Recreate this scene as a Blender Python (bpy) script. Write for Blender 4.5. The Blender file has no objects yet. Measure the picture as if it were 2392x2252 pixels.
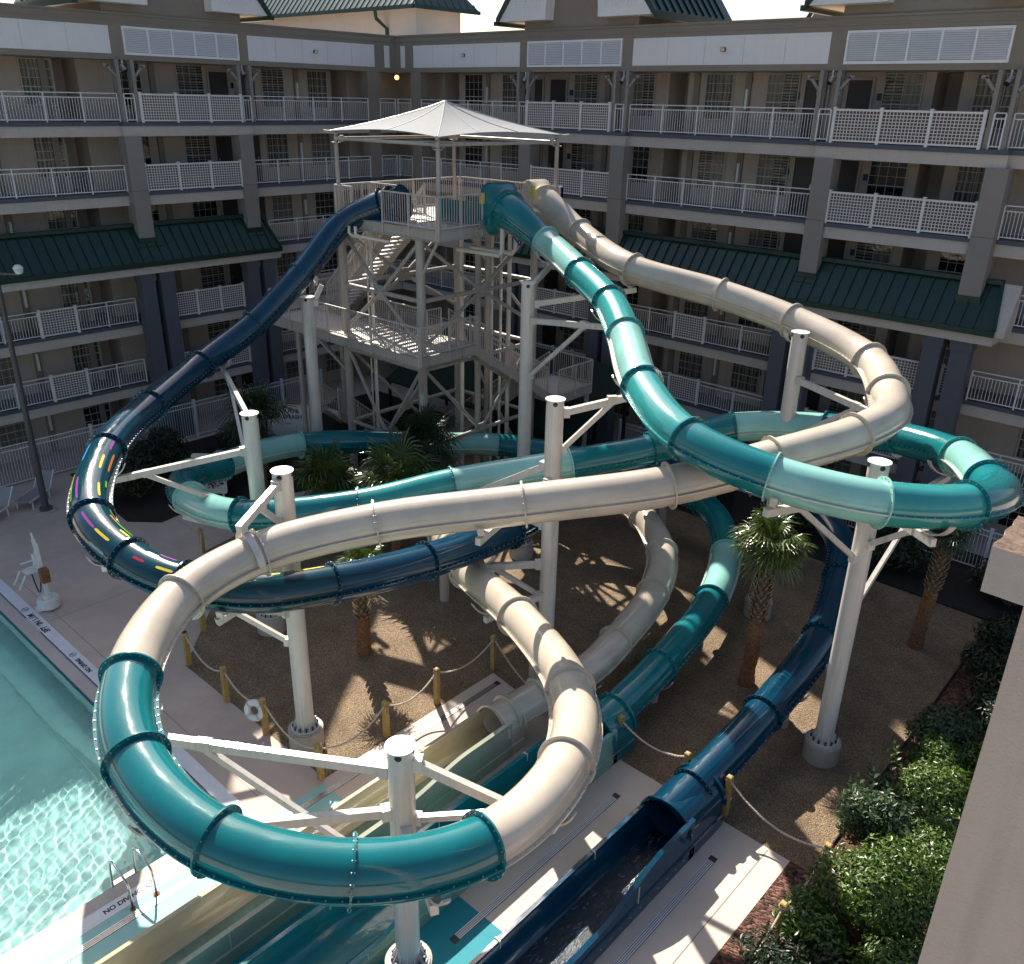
import bpy, bmesh, math, random
from mathutils import Vector, Matrix, noise
random.seed(7)
scene = bpy.context.scene
COL = scene.collection
PI = math.pi
R = math.radians

# ------------------------------------------------------------------ materials
def _new(name):
    m = bpy.data.materials.new(name); m.use_nodes = True
    nt = m.node_tree; b = nt.nodes['Principled BSDF']
    return m, nt, b
def mat(name, col, rough=.6, var=.12, scale=3., bump=0., bscale=40., metal=0., coat=0., spec=.5, var2=None, streak=0.):
    """painted / plain surface: base colour with soft procedural variation and optional bump"""
    m, nt, b = _new(name); N = nt.nodes; L = nt.links
    tc = N.new('ShaderNodeTexCoord'); mp = N.new('ShaderNodeMapping'); L.new(tc.outputs['Object'], mp.inputs[0])
    nz = N.new('ShaderNodeTexNoise'); nz.inputs['Scale'].default_value = scale; nz.inputs['Detail'].default_value = 6
    nz.inputs['Roughness'].default_value = .65
    L.new(mp.outputs[0], nz.inputs[0])
    rp = N.new('ShaderNodeValToRGB'); rp.color_ramp.elements[0].position = .3; rp.color_ramp.elements[1].position = .72
    a = [max(0, c*(1-var)) for c in col]; z = [min(1, c*(1+var)) for c in col]
    if var2: a = var2
    rp.color_ramp.elements[0].color = (*a, 1); rp.color_ramp.elements[1].color = (*z, 1)
    L.new(nz.outputs[0], rp.inputs[0])
    last = rp.outputs[0]
    if streak:
        mp2 = N.new('ShaderNodeMapping'); mp2.inputs['Scale'].default_value = (9, 9, .5); L.new(tc.outputs['Object'], mp2.inputs[0])
        n2 = N.new('ShaderNodeTexNoise'); n2.inputs['Scale'].default_value = 1.; n2.inputs['Detail'].default_value = 5; L.new(mp2.outputs[0], n2.inputs[0])
        r2 = N.new('ShaderNodeMapRange'); r2.inputs[1].default_value = .5; r2.inputs[2].default_value = .75; r2.inputs[3].default_value = 0; r2.inputs[4].default_value = streak
        L.new(n2.outputs[0], r2.inputs[0])
        mx = N.new('ShaderNodeMix'); mx.data_type = 'RGBA'; L.new(r2.outputs[0], mx.inputs['Factor']); L.new(last, mx.inputs['A'])
        mx.inputs['B'].default_value = (col[0]*.45, col[1]*.42, col[2]*.36, 1); last = mx.outputs['Result']
    L.new(last, b.inputs['Base Color'])
    b.inputs['Roughness'].default_value = rough; b.inputs['Metallic'].default_value = metal
    b.inputs['Coat Weight'].default_value = coat; b.inputs['Coat Roughness'].default_value = .06
    b.inputs['Specular IOR Level'].default_value = spec
    if bump:
        n3 = N.new('ShaderNodeTexNoise'); n3.inputs['Scale'].default_value = bscale; n3.inputs['Detail'].default_value = 4; L.new(tc.outputs['Object'], n3.inputs[0])
        bp = N.new('ShaderNodeBump'); bp.inputs['Strength'].default_value = bump; bp.inputs['Distance'].default_value = .01
        L.new(n3.outputs[0], bp.inputs['Height']); L.new(bp.outputs[0], b.inputs['Normal'])
    return m

def fiberglass(name, col, dull=.16, coat=.6):
    """glossy gel coat of the tubes: slight tone drift, fine lengthwise scuffs in the gloss"""
    m, nt, b = _new(name); N = nt.nodes; L = nt.links
    tc = N.new('ShaderNodeTexCoord')
    nz = N.new('ShaderNodeTexNoise'); nz.inputs['Scale'].default_value = 1.1; nz.inputs['Detail'].default_value = 5; L.new(tc.outputs['Object'], nz.inputs[0])
    rp = N.new('ShaderNodeValToRGB'); rp.color_ramp.elements[0].position = .3; rp.color_ramp.elements[1].position = .7
    rp.color_ramp.elements[0].color = (*[c*.86 for c in col], 1); rp.color_ramp.elements[1].color = (*[min(1, c*1.12) for c in col], 1)
    L.new(nz.outputs[0], rp.inputs[0])
    uv = N.new('ShaderNodeUVMap'); mp = N.new('ShaderNodeMapping'); mp.inputs['Scale'].default_value = (1.2, 26, 1); L.new(uv.outputs[0], mp.inputs[0])
    sc = N.new('ShaderNodeTexNoise'); sc.inputs['Scale'].default_value = 2.2; sc.inputs['Detail'].default_value = 8; sc.inputs['Roughness'].default_value = .7; L.new(mp.outputs[0], sc.inputs[0])
    mr = N.new('ShaderNodeMapRange'); mr.inputs[1].default_value = .42; mr.inputs[2].default_value = .8; mr.inputs[3].default_value = dull*.75; mr.inputs[4].default_value = dull+.22
    L.new(sc.outputs[0], mr.inputs[0]); L.new(mr.outputs[0], b.inputs['Roughness'])
    m2 = N.new('ShaderNodeMapRange'); m2.inputs[1].default_value = .55; m2.inputs[2].default_value = .85; m2.inputs[4].default_value = .34; L.new(sc.outputs[0], m2.inputs[0])
    mx = N.new('ShaderNodeMix'); mx.data_type = 'RGBA'; L.new(m2.outputs[0], mx.inputs['Factor']); L.new(rp.outputs[0], mx.inputs['A'])
    mx.inputs['B'].default_value = (*[min(1, c*1.25+.05) for c in col], 1)
    gr = N.new('ShaderNodeTexNoise'); gr.inputs['Scale'].default_value = 5.5; gr.inputs['Detail'].default_value = 9; gr.inputs['Roughness'].default_value = .8; L.new(tc.outputs['Object'], gr.inputs[0])
    g2 = N.new('ShaderNodeMapRange'); g2.inputs[1].default_value = .56; g2.inputs[2].default_value = .78; g2.inputs[4].default_value = .3; L.new(gr.outputs[0], g2.inputs[0])
    mg = N.new('ShaderNodeMix'); mg.data_type = 'RGBA'; L.new(g2.outputs[0], mg.inputs['Factor']); L.new(mx.outputs['Result'], mg.inputs['A']); mg.inputs['B'].default_value = (*[c*.55+.02 for c in col], 1)
    L.new(mg.outputs['Result'], b.inputs['Base Color'])
    b.inputs['Coat Weight'].default_value = coat; b.inputs['Specular IOR Level'].default_value = .35; b.inputs['Coat Roughness'].default_value = .1
    bp = N.new('ShaderNodeBump'); bp.inputs['Strength'].default_value = .12; bp.inputs['Distance'].default_value = .02
    L.new(nz.outputs[0], bp.inputs['Height']); L.new(bp.outputs[0], b.inputs['Normal'])
    return m

def gravel_mat():
    m, nt, b = _new('pebble_gravel'); N = nt.nodes; L = nt.links
    tc = N.new('ShaderNodeTexCoord')
    v = N.new('ShaderNodeTexVoronoi'); v.inputs['Scale'].default_value = 60; L.new(tc.outputs['Object'], v.inputs[0])
    v2 = N.new('ShaderNodeTexVoronoi'); v2.inputs['Scale'].default_value = 27; L.new(tc.outputs['Object'], v2.inputs[0])
    sep = N.new('ShaderNodeSeparateColor'); L.new(v.outputs['Color'], sep.inputs[0])
    rp = N.new('ShaderNodeValToRGB'); cr = rp.color_ramp
    cr.elements[0].color = (.12, .078, .045, 1); cr.elements[1].color = (.56, .41, .265, 1)
    e = cr.elements.new(.45); e.color = (.28, .19, .11, 1); e = cr.elements.new(.8); e.color = (.38, .27, .165, 1)
    L.new(sep.outputs[0], rp.inputs[0])
    nz = N.new('ShaderNodeTexNoise'); nz.inputs['Scale'].default_value = .9; nz.inputs['Detail'].default_value = 8; nz.inputs['Roughness'].default_value = .7; L.new(tc.outputs['Object'], nz.inputs[0])
    mr = N.new('ShaderNodeMapRange'); mr.inputs[1].default_value = .3; mr.inputs[2].default_value = .7; mr.inputs[3].default_value = .62; mr.inputs[4].default_value = 1.2; L.new(nz.outputs[0], mr.inputs[0])
    mx = N.new('ShaderNodeMix'); mx.data_type = 'RGBA'; mx.blend_type = 'MULTIPLY'; mx.inputs['Factor'].default_value = 1
    L.new(rp.outputs[0], mx.inputs['A']); L.new(mr.outputs[0], mx.inputs['B']); L.new(mx.outputs['Result'], b.inputs['Base Color'])
    b.inputs['Roughness'].default_value = .85
    bp = N.new('ShaderNodeBump'); bp.inputs['Strength'].default_value = 1; bp.inputs['Distance'].default_value = .03; bp.invert = True
    ad = N.new('ShaderNodeMath'); ad.operation = 'ADD'; L.new(v.outputs['Distance'], ad.inputs[0]); L.new(v2.outputs['Distance'], ad.inputs[1])
    L.new(ad.outputs[0], bp.inputs['Height']); L.new(bp.outputs[0], b.inputs['Normal'])
    return m

def mulch_mat():
    m, nt, b = _new('bark_mulch'); N = nt.nodes; L = nt.links
    tc = N.new('ShaderNodeTexCoord')
    mp = N.new('ShaderNodeMapping'); mp.inputs['Scale'].default_value = (1, 2.4, 1); mp.inputs['Rotation'].default_value = (0, 0, .7); L.new(tc.outputs['Object'], mp.inputs[0])
    v = N.new('ShaderNodeTexVoronoi'); v.inputs['Scale'].default_value = 11; L.new(mp.outputs[0], v.inputs[0])
    sep = N.new('ShaderNodeSeparateColor'); L.new(v.outputs['Color'], sep.inputs[0])
    rp = N.new('ShaderNodeValToRGB'); cr = rp.color_ramp; cr.elements[0].color = (.012, .006, .005, 1); cr.elements[1].color = (.24, .105, .065, 1)
    e = cr.elements.new(.5); e.color = (.085, .034, .022, 1); L.new(sep.outputs[1], rp.inputs[0]); L.new(rp.outputs[0], b.inputs['Base Color'])
    b.inputs['Roughness'].default_value = .8
    bp = N.new('ShaderNodeBump'); bp.inputs['Strength'].default_value = 1; bp.inputs['Distance'].default_value = .05; bp.invert = True
    L.new(v.outputs['Distance'], bp.inputs['Height']); L.new(bp.outputs[0], b.inputs['Normal'])
    return m

def concrete(name, col, stain=.35, rough=.75, seams=None):
    m, nt, b = _new(name); N = nt.nodes; L = nt.links
    tc = N.new('ShaderNodeTexCoord')
    n1 = N.new('ShaderNodeTexNoise'); n1.inputs['Scale'].default_value = .45; n1.inputs['Detail'].default_value = 9; n1.inputs['Roughness'].default_value = .68; n1.inputs['Distortion'].default_value = .6; L.new(tc.outputs['Object'], n1.inputs[0])
    n2 = N.new('ShaderNodeTexNoise'); n2.inputs['Scale'].default_value = 30; n2.inputs['Detail'].default_value = 4; L.new(tc.outputs['Object'], n2.inputs[0])
    rp = N.new('ShaderNodeValToRGB'); cr = rp.color_ramp; cr.elements[0].position = .3; cr.elements[1].position = .66
    cr.elements[0].color = (*[c*(1-stain) for c in col], 1); cr.elements[1].color = (*col, 1); L.new(n1.outputs[0], rp.inputs[0])
    mr = N.new('ShaderNodeMapRange'); mr.inputs[3].default_value = .86; mr.inputs[4].default_value = 1.1; L.new(n2.outputs[0], mr.inputs[0])
    mx = N.new('ShaderNodeMix'); mx.data_type = 'RGBA'; mx.blend_type = 'MULTIPLY'; mx.inputs['Factor'].default_value = 1
    L.new(rp.outputs[0], mx.inputs['A']); L.new(mr.outputs[0], mx.inputs['B'])
    n4 = N.new('ShaderNodeTexNoise'); n4.inputs['Scale'].default_value = 2.1; n4.inputs['Detail'].default_value = 10; n4.inputs['Roughness'].default_value = .75; n4.inputs['Distortion'].default_value = 1.5; L.new(tc.outputs['Object'], n4.inputs[0])
    r4 = N.new('ShaderNodeMapRange'); r4.inputs[1].default_value = .58; r4.inputs[2].default_value = .7; r4.inputs[4].default_value = .3; L.new(n4.outputs[0], r4.inputs[0])
    m4 = N.new('ShaderNodeMix'); m4.data_type = 'RGBA'; L.new(r4.outputs[0], m4.inputs['Factor']); L.new(mx.outputs['Result'], m4.inputs['A']); m4.inputs['B'].default_value = (*[c*.62 for c in col], 1)
    L.new(m4.outputs['Result'], b.inputs['Base Color'])
    b.inputs['Roughness'].default_value = rough
    bp = N.new('ShaderNodeBump'); bp.inputs['Strength'].default_value = .25; bp.inputs['Distance'].default_value = .01
    L.new(n2.outputs[0], bp.inputs['Height']); L.new(bp.outputs[0], b.inputs['Normal'])
    return m

def leaf_mat(name, a, z, rough=.35, spec=.5):
    m, nt, b = _new(name); N = nt.nodes; L = nt.links
    g = N.new('ShaderNodeNewGeometry')
    rp = N.new('ShaderNodeValToRGB'); rp.color_ramp.elements[0].color = (*a, 1); rp.color_ramp.elements[1].color = (*z, 1)
    L.new(g.outputs['Random Per Island'], rp.inputs[0]); L.new(rp.outputs[0], b.inputs['Base Color'])
    b.inputs['Roughness'].default_value = rough; b.inputs['Specular IOR Level'].default_value = spec
    out = N['Material Output']
    tr = N.new('ShaderNodeBsdfTranslucent'); L.new(rp.outputs[0], tr.inputs[0])
    ms = N.new('ShaderNodeMixShader'); ms.inputs[0].default_value = .25; L.new(b.outputs[0], ms.inputs[1]); L.new(tr.outputs[0], ms.inputs[2]); L.new(ms.outputs[0], out.inputs[0])
    return m

def pane_mat(name, kind):
    """window pane as seen from outside: curtain folds, shutter blades or a dark room behind glossy glass"""
    m, nt, b = _new(name); N = nt.nodes; L = nt.links
    tc = N.new('ShaderNodeTexCoord'); sp = N.new('ShaderNodeSeparateXYZ'); L.new(tc.outputs['Generated'], sp.inputs[0])
    def wave(src, n, soft):
        a = N.new('ShaderNodeMath'); a.operation = 'MULTIPLY'; a.inputs[1].default_value = n*2*PI; L.new(src, a.inputs[0])
        s = N.new('ShaderNodeMath'); s.operation = 'SINE'; L.new(a.outputs[0], s.inputs[0])
        r = N.new('ShaderNodeMapRange'); r.inputs[1].default_value = -soft; r.inputs[2].default_value = soft; L.new(s.outputs[0], r.inputs[0]); return r.outputs[0]
    mxg = N.new('ShaderNodeMath'); mxg.operation = 'ADD'; L.new(sp.outputs[0], mxg.inputs[0]); L.new(sp.outputs[1], mxg.inputs[1])
    dark = (.012, .012, .013, 1)
    mx = N.new('ShaderNodeMix'); mx.data_type = 'RGBA'; mx.inputs['A'].default_value = dark; mx.inputs['B'].default_value = (.2, .19, .16, 1)
    if kind == 'dark':
        nz = N.new('ShaderNodeTexNoise'); nz.inputs['Scale'].default_value = 3; L.new(tc.outputs['Generated'], nz.inputs[0])
        r = N.new('ShaderNodeMapRange'); r.inputs[1].default_value = .5; r.inputs[2].default_value = .8; r.inputs[4].default_value = .35; L.new(nz.outputs[0], r.inputs[0]); L.new(r.outputs[0], mx.inputs['Factor'])
    else:
        d = N.new('ShaderNodeTexNoise'); d.inputs['Scale'].default_value = 2.5; L.new(tc.outputs['Generated'], d.inputs[0])
        add = N.new('ShaderNodeMath'); add.operation = 'MULTIPLY_ADD'; add.inputs[1].default_value = .12; L.new(d.outputs[0], add.inputs[0]); L.new(mxg.outputs[0], add.inputs[2])
        cur = wave(add.outputs[0], 7, 1.3); blind = wave(sp.outputs[2], 15, .6)
        if kind == 'curtain':
            L.new(cur, mx.inputs['Factor'])
        else:
            gt = N.new('ShaderNodeMath'); gt.operation = 'GREATER_THAN' if kind == 'shutter_left' else 'LESS_THAN'; gt.inputs[1].default_value = .5; L.new(mxg.outputs[0], gt.inputs[0])
            m2 = N.new('ShaderNodeMix'); m2.data_type = 'FLOAT'; L.new(gt.outputs[0], m2.inputs['Factor'])
            L.new(blind, m2.inputs['A'])
            mm = N.new('ShaderNodeMapRange'); mm.inputs[3].default_value = .55; mm.inputs[4].default_value = .95; L.new(cur, mm.inputs[0]); L.new(mm.outputs[0], m2.inputs['B'])
            L.new(m2.outputs['Result'], mx.inputs['Factor'])
    L.new(mx.outputs['Result'], b.inputs['Base Color'])
    b.inputs['Roughness'].default_value = .06; b.inputs['Specular IOR Level'].default_value = .7
    bp = N.new('ShaderNodeBump'); bp.inputs['Strength'].default_value = .12; bp.inputs['Distance'].default_value = .05
    n5 = N.new('ShaderNodeTexNoise'); n5.inputs['Scale'].default_value = 2.2; L.new(tc.outputs['Object'], n5.inputs[0]); L.new(n5.outputs[0], bp.inputs['Height']); L.new(bp.outputs[0], b.inputs['Normal'])
    return m

def emis(name, col, s):
    m, nt, b = _new(name); b.inputs['Emission Color'].default_value = (*col, 1); b.inputs['Emission Strength'].default_value = s
    b.inputs['Base Color'].default_value = (*col, 1); return m

M = {}
M['white'] = mat('white_paint', (.74, .72, .70), .35, .05, 2, streak=.25)
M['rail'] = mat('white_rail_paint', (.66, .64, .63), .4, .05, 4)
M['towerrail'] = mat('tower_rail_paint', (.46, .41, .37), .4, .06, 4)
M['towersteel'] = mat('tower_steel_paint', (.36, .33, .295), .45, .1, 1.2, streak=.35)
M['steel'] = mat('pale_steel_paint', (.60, .56, .51), .32, .07, 1.2, coat=.25, streak=.35)
M['galv'] = mat('galvanised_steel', (.42, .42, .41), .35, .2, 12, metal=.7)
M['chrome'] = mat('stainless', (.62, .6, .56), .16, .08, 6, metal=1.)
M['stucco'] = mat('stucco_warm_grey', (.42, .355, .30), .85, .07, .8, .35, 60, streak=.12)
M['stucco_dark'] = mat('stucco_brown_grey', (.235, .20, .165), .85, .07, .8, .35, 60)
M['pillar'] = mat('pillar_blue_grey', (.235, .21, .19), .7, .06, .8, .2, 60)
M['pillar_low'] = mat('pillar_slate', (.085, .092, .115), .7, .06, .8, .2, 60)
M['band'] = mat('slab_edge_slate', (.07, .082, .115), .6, .08, 1)
M['fascia'] = mat('fascia_pale_grey', (.46, .41, .37), .7, .06, .9, .15, 60, streak=.15)
M['panelw'] = mat('white_fascia_panel', (.70, .69, .69), .6, .03, 1.5, .1, 50, streak=.08)
M['slat'] = mat('louver_white', (.72, .72, .73), .5, .03, 2)
M['shadow'] = mat('void_dark', (.03, .03, .033), .9, .1)
M['green'] = mat('green_metal_roof', (.003, .030, .021), .4, .2, .7, coat=.05)
M['greenlight'] = mat('sunbleached_metal_roof', (.5, .56, .46), .35, .05, 1)
M['slate'] = mat('mauve_slate', (.20, .175, .19), .8, .08, 1)
M['pinkwall'] = mat('pale_pink_stucco', (.60, .54, .48), .8, .05, .7, .2, 40)
M['creamwall'] = mat('cream_soffit', (.72, .58, .34), .8, .05, .7)
M['door'] = mat('dark_brown_door', (.045, .037, .035), .5, .1)
M['doorframe'] = mat('door_frame_grey', (.36, .32, .29), .6, .05)
M['ceil'] = mat('soffit_grey', (.30, .27, .24), .9, .06)
M['walk'] = mat('walkway_floor', (.18, .17, .17), .8, .1)
M['navysign'] = mat('navy_plate', (.015, .035, .09), .4, .1)
M['navy'] = fiberglass('navy_fiberglass', (.0005, .037, .074), .14, .4)
M['navyteal'] = fiberglass('petrol_fiberglass', (.0008, .042, .062), .12, .4)
M['teal'] = fiberglass('teal_fiberglass', (.005, .16, .175))
M['mid'] = fiberglass('turquoise_fiberglass', (.03, .28, .27))
M['light'] = fiberglass('aqua_fiberglass', (.25, .53, .47))
M['beige'] = fiberglass('beige_fiberglass', (.55, .475, .38))
M['deep'] = fiberglass('front_teal_fiberglass', (.004, .135, .15), .1)
M['ivory'] = mat('lip_ivory', (.5, .56, .50), .3, .06, 2)
M['deck'] = concrete('sand_concrete', (.60, .475, .39), .24)
M['deck2'] = concrete('slab_concrete', (.66, .54, .45), .18)
M['coping'] = concrete('coping_concrete', (.58, .50, .43), .2)
M['kerbw'] = mat('white_kerb_paint', (.72, .72, .73), .6, .08, 3)
M['tile'] = mat('blue_tile', (.01, .06, .19), .2, .3, 20)
M['aqua'] = concrete('aqua_deck_paint', (.33, .60, .56), .16)
M['flumeyellow'] = fiberglass('flume_yellow_beige', (.54, .43, .27))
M['flumegreen'] = fiberglass('flume_beige_green_reflection', (.37, .39, .29))  # greenish reflected light put into the beige flume's base colour
M['flumeaqua'] = fiberglass('flume_grey_aqua', (.20, .37, .29))
M['backing'] = mat('brown_privacy_backing', (.10, .065, .05), .7, .1)
M['tealp'] = concrete('teal_deck_paint', (.012, .26, .31), .2)
M['poolwall'] = mat('pool_plaster', (.66, .76, .72), .6, .1, 1)
M['gravel'] = gravel_mat()
M['mulch'] = mulch_mat()
M['soil'] = mat('soil_and_bed_shade', (.022, .016, .012), .95, .35, 3, 1, 30)
M['pedestal'] = concrete('footing_concrete', (.50, .44, .39), .3)
M['wood'] = mat('yellow_pine', (.42, .27, .085), .65, .25, 6, .3, 30, streak=.4)
M['rope'] = mat('manila_rope', (.55, .45, .34), .9, .15, 30, .6, 90)
M['jointgrey'] = mat('joint_grey', (.22, .18, .155), .9, .1)
M['black'] = mat('black_paint', (.012, .012, .013), .5, .1)
M['lampgrey'] = mat('dark_bronze', (.075, .072, .072), .5, .1)
M['fabric'] = mat('shade_cloth', (.235, .245, .25), .9, .06, 3, .2, 120)
M['pvc'] = mat('white_pvc', (.62, .58, .52), .4, .06, 3)
M['bark'] = mat('palm_boots', (.24, .165, .10), .9, .45, 9, .8, 30)
M['fibre'] = mat('palm_fibre_trunk', (.22, .10, .045), .95, .6, 16, 1, 50)
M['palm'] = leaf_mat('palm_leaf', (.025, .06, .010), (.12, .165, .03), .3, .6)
M['palmdark'] = leaf_mat('palm_leaf_shade', (.010, .032, .010), (.03, .06, .02), .35, .5)  # darker copy of palm_leaf, shade is put into the leaf colour
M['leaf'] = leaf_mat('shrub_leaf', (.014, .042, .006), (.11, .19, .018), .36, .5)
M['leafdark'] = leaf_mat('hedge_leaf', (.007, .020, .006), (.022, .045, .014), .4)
M['leafgrey'] = leaf_mat('grey_green_leaf', (.018, .05, .015), (.06, .10, .035), .35)
M['cushion'] = mat('grey_sling', (.30, .28, .28), .8, .08)
M['globe'] = emis('warm_globe', (1, .6, .22), 1.6)
M['orange'] = mat('c_orange', (.75, .22, .03), .3, .03); M['yellow'] = mat('c_yellow', (.72, .55, .03), .3, .03)
M['lime'] = mat('c_lime', (.22, .50, .04), .3, .03); M['magenta'] = mat('c_magenta', (.30, .05, .30), .3, .03)
M['red'] = mat('c_red', (.42, .012, .045), .3, .03); M['sky'] = mat('c_sky', (.05, .28, .70), .3, .03)
M['paleteal'] = mat('c_pale', (.16, .33, .35), .3, .05)
PANES = [pane_mat('pane_curtain', 'curtain'), pane_mat('pane_shutter_a', 'shutter_left'), pane_mat('pane_shutter_b', 'shutter_right'), pane_mat('pane_dark', 'dark')]

def water_mat():
    m, nt, b = _new('pool_water'); b.inputs['Transmission Weight'].default_value = 1; b.inputs['Roughness'].default_value = 0; b.inputs['IOR'].default_value = 1.33
    b.inputs['Base Color'].default_value = (.50, .86, .85, 1)
    return m
M['water'] = water_mat()
def flume_water():
    m, nt, b = _new('churned_water'); N = nt.nodes; L = nt.links
    tc = N.new('ShaderNodeTexCoord'); mp = N.new('ShaderNodeMapping'); mp.inputs['Scale'].default_value = (3, 1.1, 1); L.new(tc.outputs['Object'], mp.inputs[0])
    nz = N.new('ShaderNodeTexNoise'); nz.inputs['Scale'].default_value = 2.6; nz.inputs['Detail'].default_value = 10; nz.inputs['Roughness'].default_value = .75; nz.inputs['Distortion'].default_value = 1.2; L.new(mp.outputs[0], nz.inputs[0])
    rp = N.new('ShaderNodeValToRGB'); rp.color_ramp.elements[0].position = .57; rp.color_ramp.elements[0].color = (.0005, .012, .026, 1); rp.color_ramp.elements[1].position = .8; rp.color_ramp.elements[1].color = (.45, .52, .58, 1)
    L.new(nz.outputs[0], rp.inputs[0]); L.new(rp.outputs[0], b.inputs['Base Color']); b.inputs['Roughness'].default_value = .15
    bp = N.new('ShaderNodeBump'); bp.inputs['Strength'].default_value = .6; bp.inputs['Distance'].default_value = .05; L.new(nz.outputs[0], bp.inputs['Height']); L.new(bp.outputs[0], b.inputs['Normal'])
    return m
M['churn'] = flume_water()
M['churn2'] = mat('teal_flume_water', (.02,.19,.19), .1, .3, 2, .3, 6); M['churn3'] = mat('green_flume_water', (.22,.30,.22), .1, .3, 2, .3, 6)

# ------------------------------------------------------------------ mesh helpers
class MB:
    def __init__(s): s.v = []; s.f = []; s.mi = []; s.uv = []
    def add(s, vs, fs, mi=0, uv=None):
        o = len(s.v); s.v += [tuple(p) for p in vs]
        for i, f in enumerate(fs):
            s.f.append([o+k for k in f]); s.mi.append(mi); s.uv.append(uv[i] if uv else None)
    def box(s, x0, x1, y0, y1, z0, z1, mi=0, T=None):
        if x0 > x1: x0, x1 = x1, x0
        if y0 > y1: y0, y1 = y1, y0
        vs = [(x, y, z) for z in (z0, z1) for y in (y0, y1) for x in (x0, x1)]
        if T: vs = [T(*p) for p in vs]
        s.add(vs, [(0, 2, 3, 1), (4, 5, 7, 6), (0, 1, 5, 4), (2, 6, 7, 3), (0, 4, 6, 2), (1, 3, 7, 5)], mi)
    def bar(s, p, q, w, h, mi=0, up=(0, 0, 1)):
        p, q = Vector(p), Vector(q); t = (q-p).normalized(); u = Vector(up)
        if abs(t.dot(u)) > .98: u = Vector((1, 0, 0))
        a = t.cross(u).normalized()*w/2; b = a.cross(t).normalized()*h/2
        vs = [p-a-b, p+a-b, p+a+b, p-a+b, q-a-b, q+a-b, q+a+b, q-a+b]
        s.add(vs, [(0, 3, 2, 1), (4, 5, 6, 7), (0, 1, 5, 4), (1, 2, 6, 5), (2, 3, 7, 6), (3, 0, 4, 7)], mi)
    def cyl(s, p, q, r, n=12, r2=None, mi=0, caps=True):
        p, q = Vector(p), Vector(q); t = (q-p).normalized(); u = Vector((0, 0, 1)) if abs(t.z) < .95 else Vector((1, 0, 0))
        a = t.cross(u).normalized(); b = t.cross(a); r2 = r if r2 is None else r2
        vs = [p+(a*math.cos(2*PI*i/n)+b*math.sin(2*PI*i/n))*r for i in range(n)]+[q+(a*math.cos(2*PI*i/n)+b*math.sin(2*PI*i/n))*r2 for i in range(n)]
        fs = [(i, (i+1) % n, n+(i+1) % n, n+i) for i in range(n)]
        if caps: fs += [tuple(range(n-1, -1, -1)), tuple(range(n, 2*n))]
        s.add(vs, fs, mi)
    def tube(s, pts, r, n=8, mi=0, closed=False):
        pts = [Vector(p) for p in pts]; m = len(pts); vs = []; u = None
        for i, p in enumerate(pts):
            if closed: t = (pts[(i+1) % m]-pts[i-1]).normalized()
            else: t = (pts[min(i+1, m-1)]-pts[max(i-1, 0)]).normalized()
            if u is None: u = t.cross(Vector((0, 0, 1)) if abs(t.z) < .9 else Vector((1, 0, 0))).normalized()
            u = (u-t*u.dot(t)).normalized(); w = t.cross(u)
            rr = r[i] if isinstance(r, (list, tuple)) else r
            vs += [p+(u*math.cos(2*PI*k/n)+w*math.sin(2*PI*k/n))*rr for k in range(n)]
        fs = []
        for i in range(m if closed else m-1):
            j = (i+1) % m
            fs += [(i*n+k, i*n+(k+1) % n, j*n+(k+1) % n, j*n+k) for k in range(n)]
        if not closed: fs += [tuple(range(n-1, -1, -1)), tuple(range((m-1)*n, m*n))]
        s.add(vs, fs, mi)
    def prism(s, poly, z0, z1, mi=0, T=None):
        n = len(poly); vs = [(x, y, z0) for x, y in poly]+[(x, y, z1) for x, y in poly]
        if T: vs = [T(*p) for p in vs]
        s.add(vs, [tuple(range(n-1, -1, -1)), tuple(range(n, 2*n))]+[(i, (i+1) % n, n+(i+1) % n, n+i) for i in range(n)], mi)

def tag(o, label=None, cat=None, group=None, kind=None):
    if label: o['label'] = label
    if cat: o['category'] = cat
    if group: o['group'] = group
    if kind: o['kind'] = kind
    return o
def obj(name, mb, m, parent=None, smooth=False, fixn=True, flip=False):
    me = bpy.data.meshes.new(name); me.from_pydata(mb.v, [], mb.f)
    ms = m if isinstance(m, (list, tuple)) else [m]
    for k in ms: me.materials.append(k)
    if len(ms) > 1: me.polygons.foreach_set('material_index', mb.mi)
    if any(u is not None for u in mb.uv):
        ul = me.uv_layers.new(name='UVMap'); k = 0
        for pi, f in enumerate(mb.f):
            for j in range(len(f)):
                ul.data[k].uv = mb.uv[pi][j] if mb.uv[pi] else (0, 0); k += 1
    if fixn:
        bm = bmesh.new(); bm.from_mesh(me); bmesh.ops.recalc_face_normals(bm, faces=bm.faces); bm.to_mesh(me); bm.free()
    if smooth:
        me.polygons.foreach_set('use_smooth', [True]*len(me.polygons))
        if smooth != 'all':
            try: me.set_sharp_from_angle(angle=R(40))
            except Exception: pass
    me.update()
    o = bpy.data.objects.new(name, me); COL.objects.link(o)
    if parent:
        o.parent = parent; o.matrix_parent_inverse = wmat(parent).inverted()   # vertices stay in world space
    return o
def wmat(o):
    m = o.matrix_basis.copy()
    return wmat(o.parent) @ o.matrix_parent_inverse @ m if o.parent else m
def empty(name, loc, label, cat, group=None):
    o = bpy.data.objects.new(name, None); COL.objects.link(o); o.location = loc; o.empty_display_size = .3
    return tag(o, label, cat, group)
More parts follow.
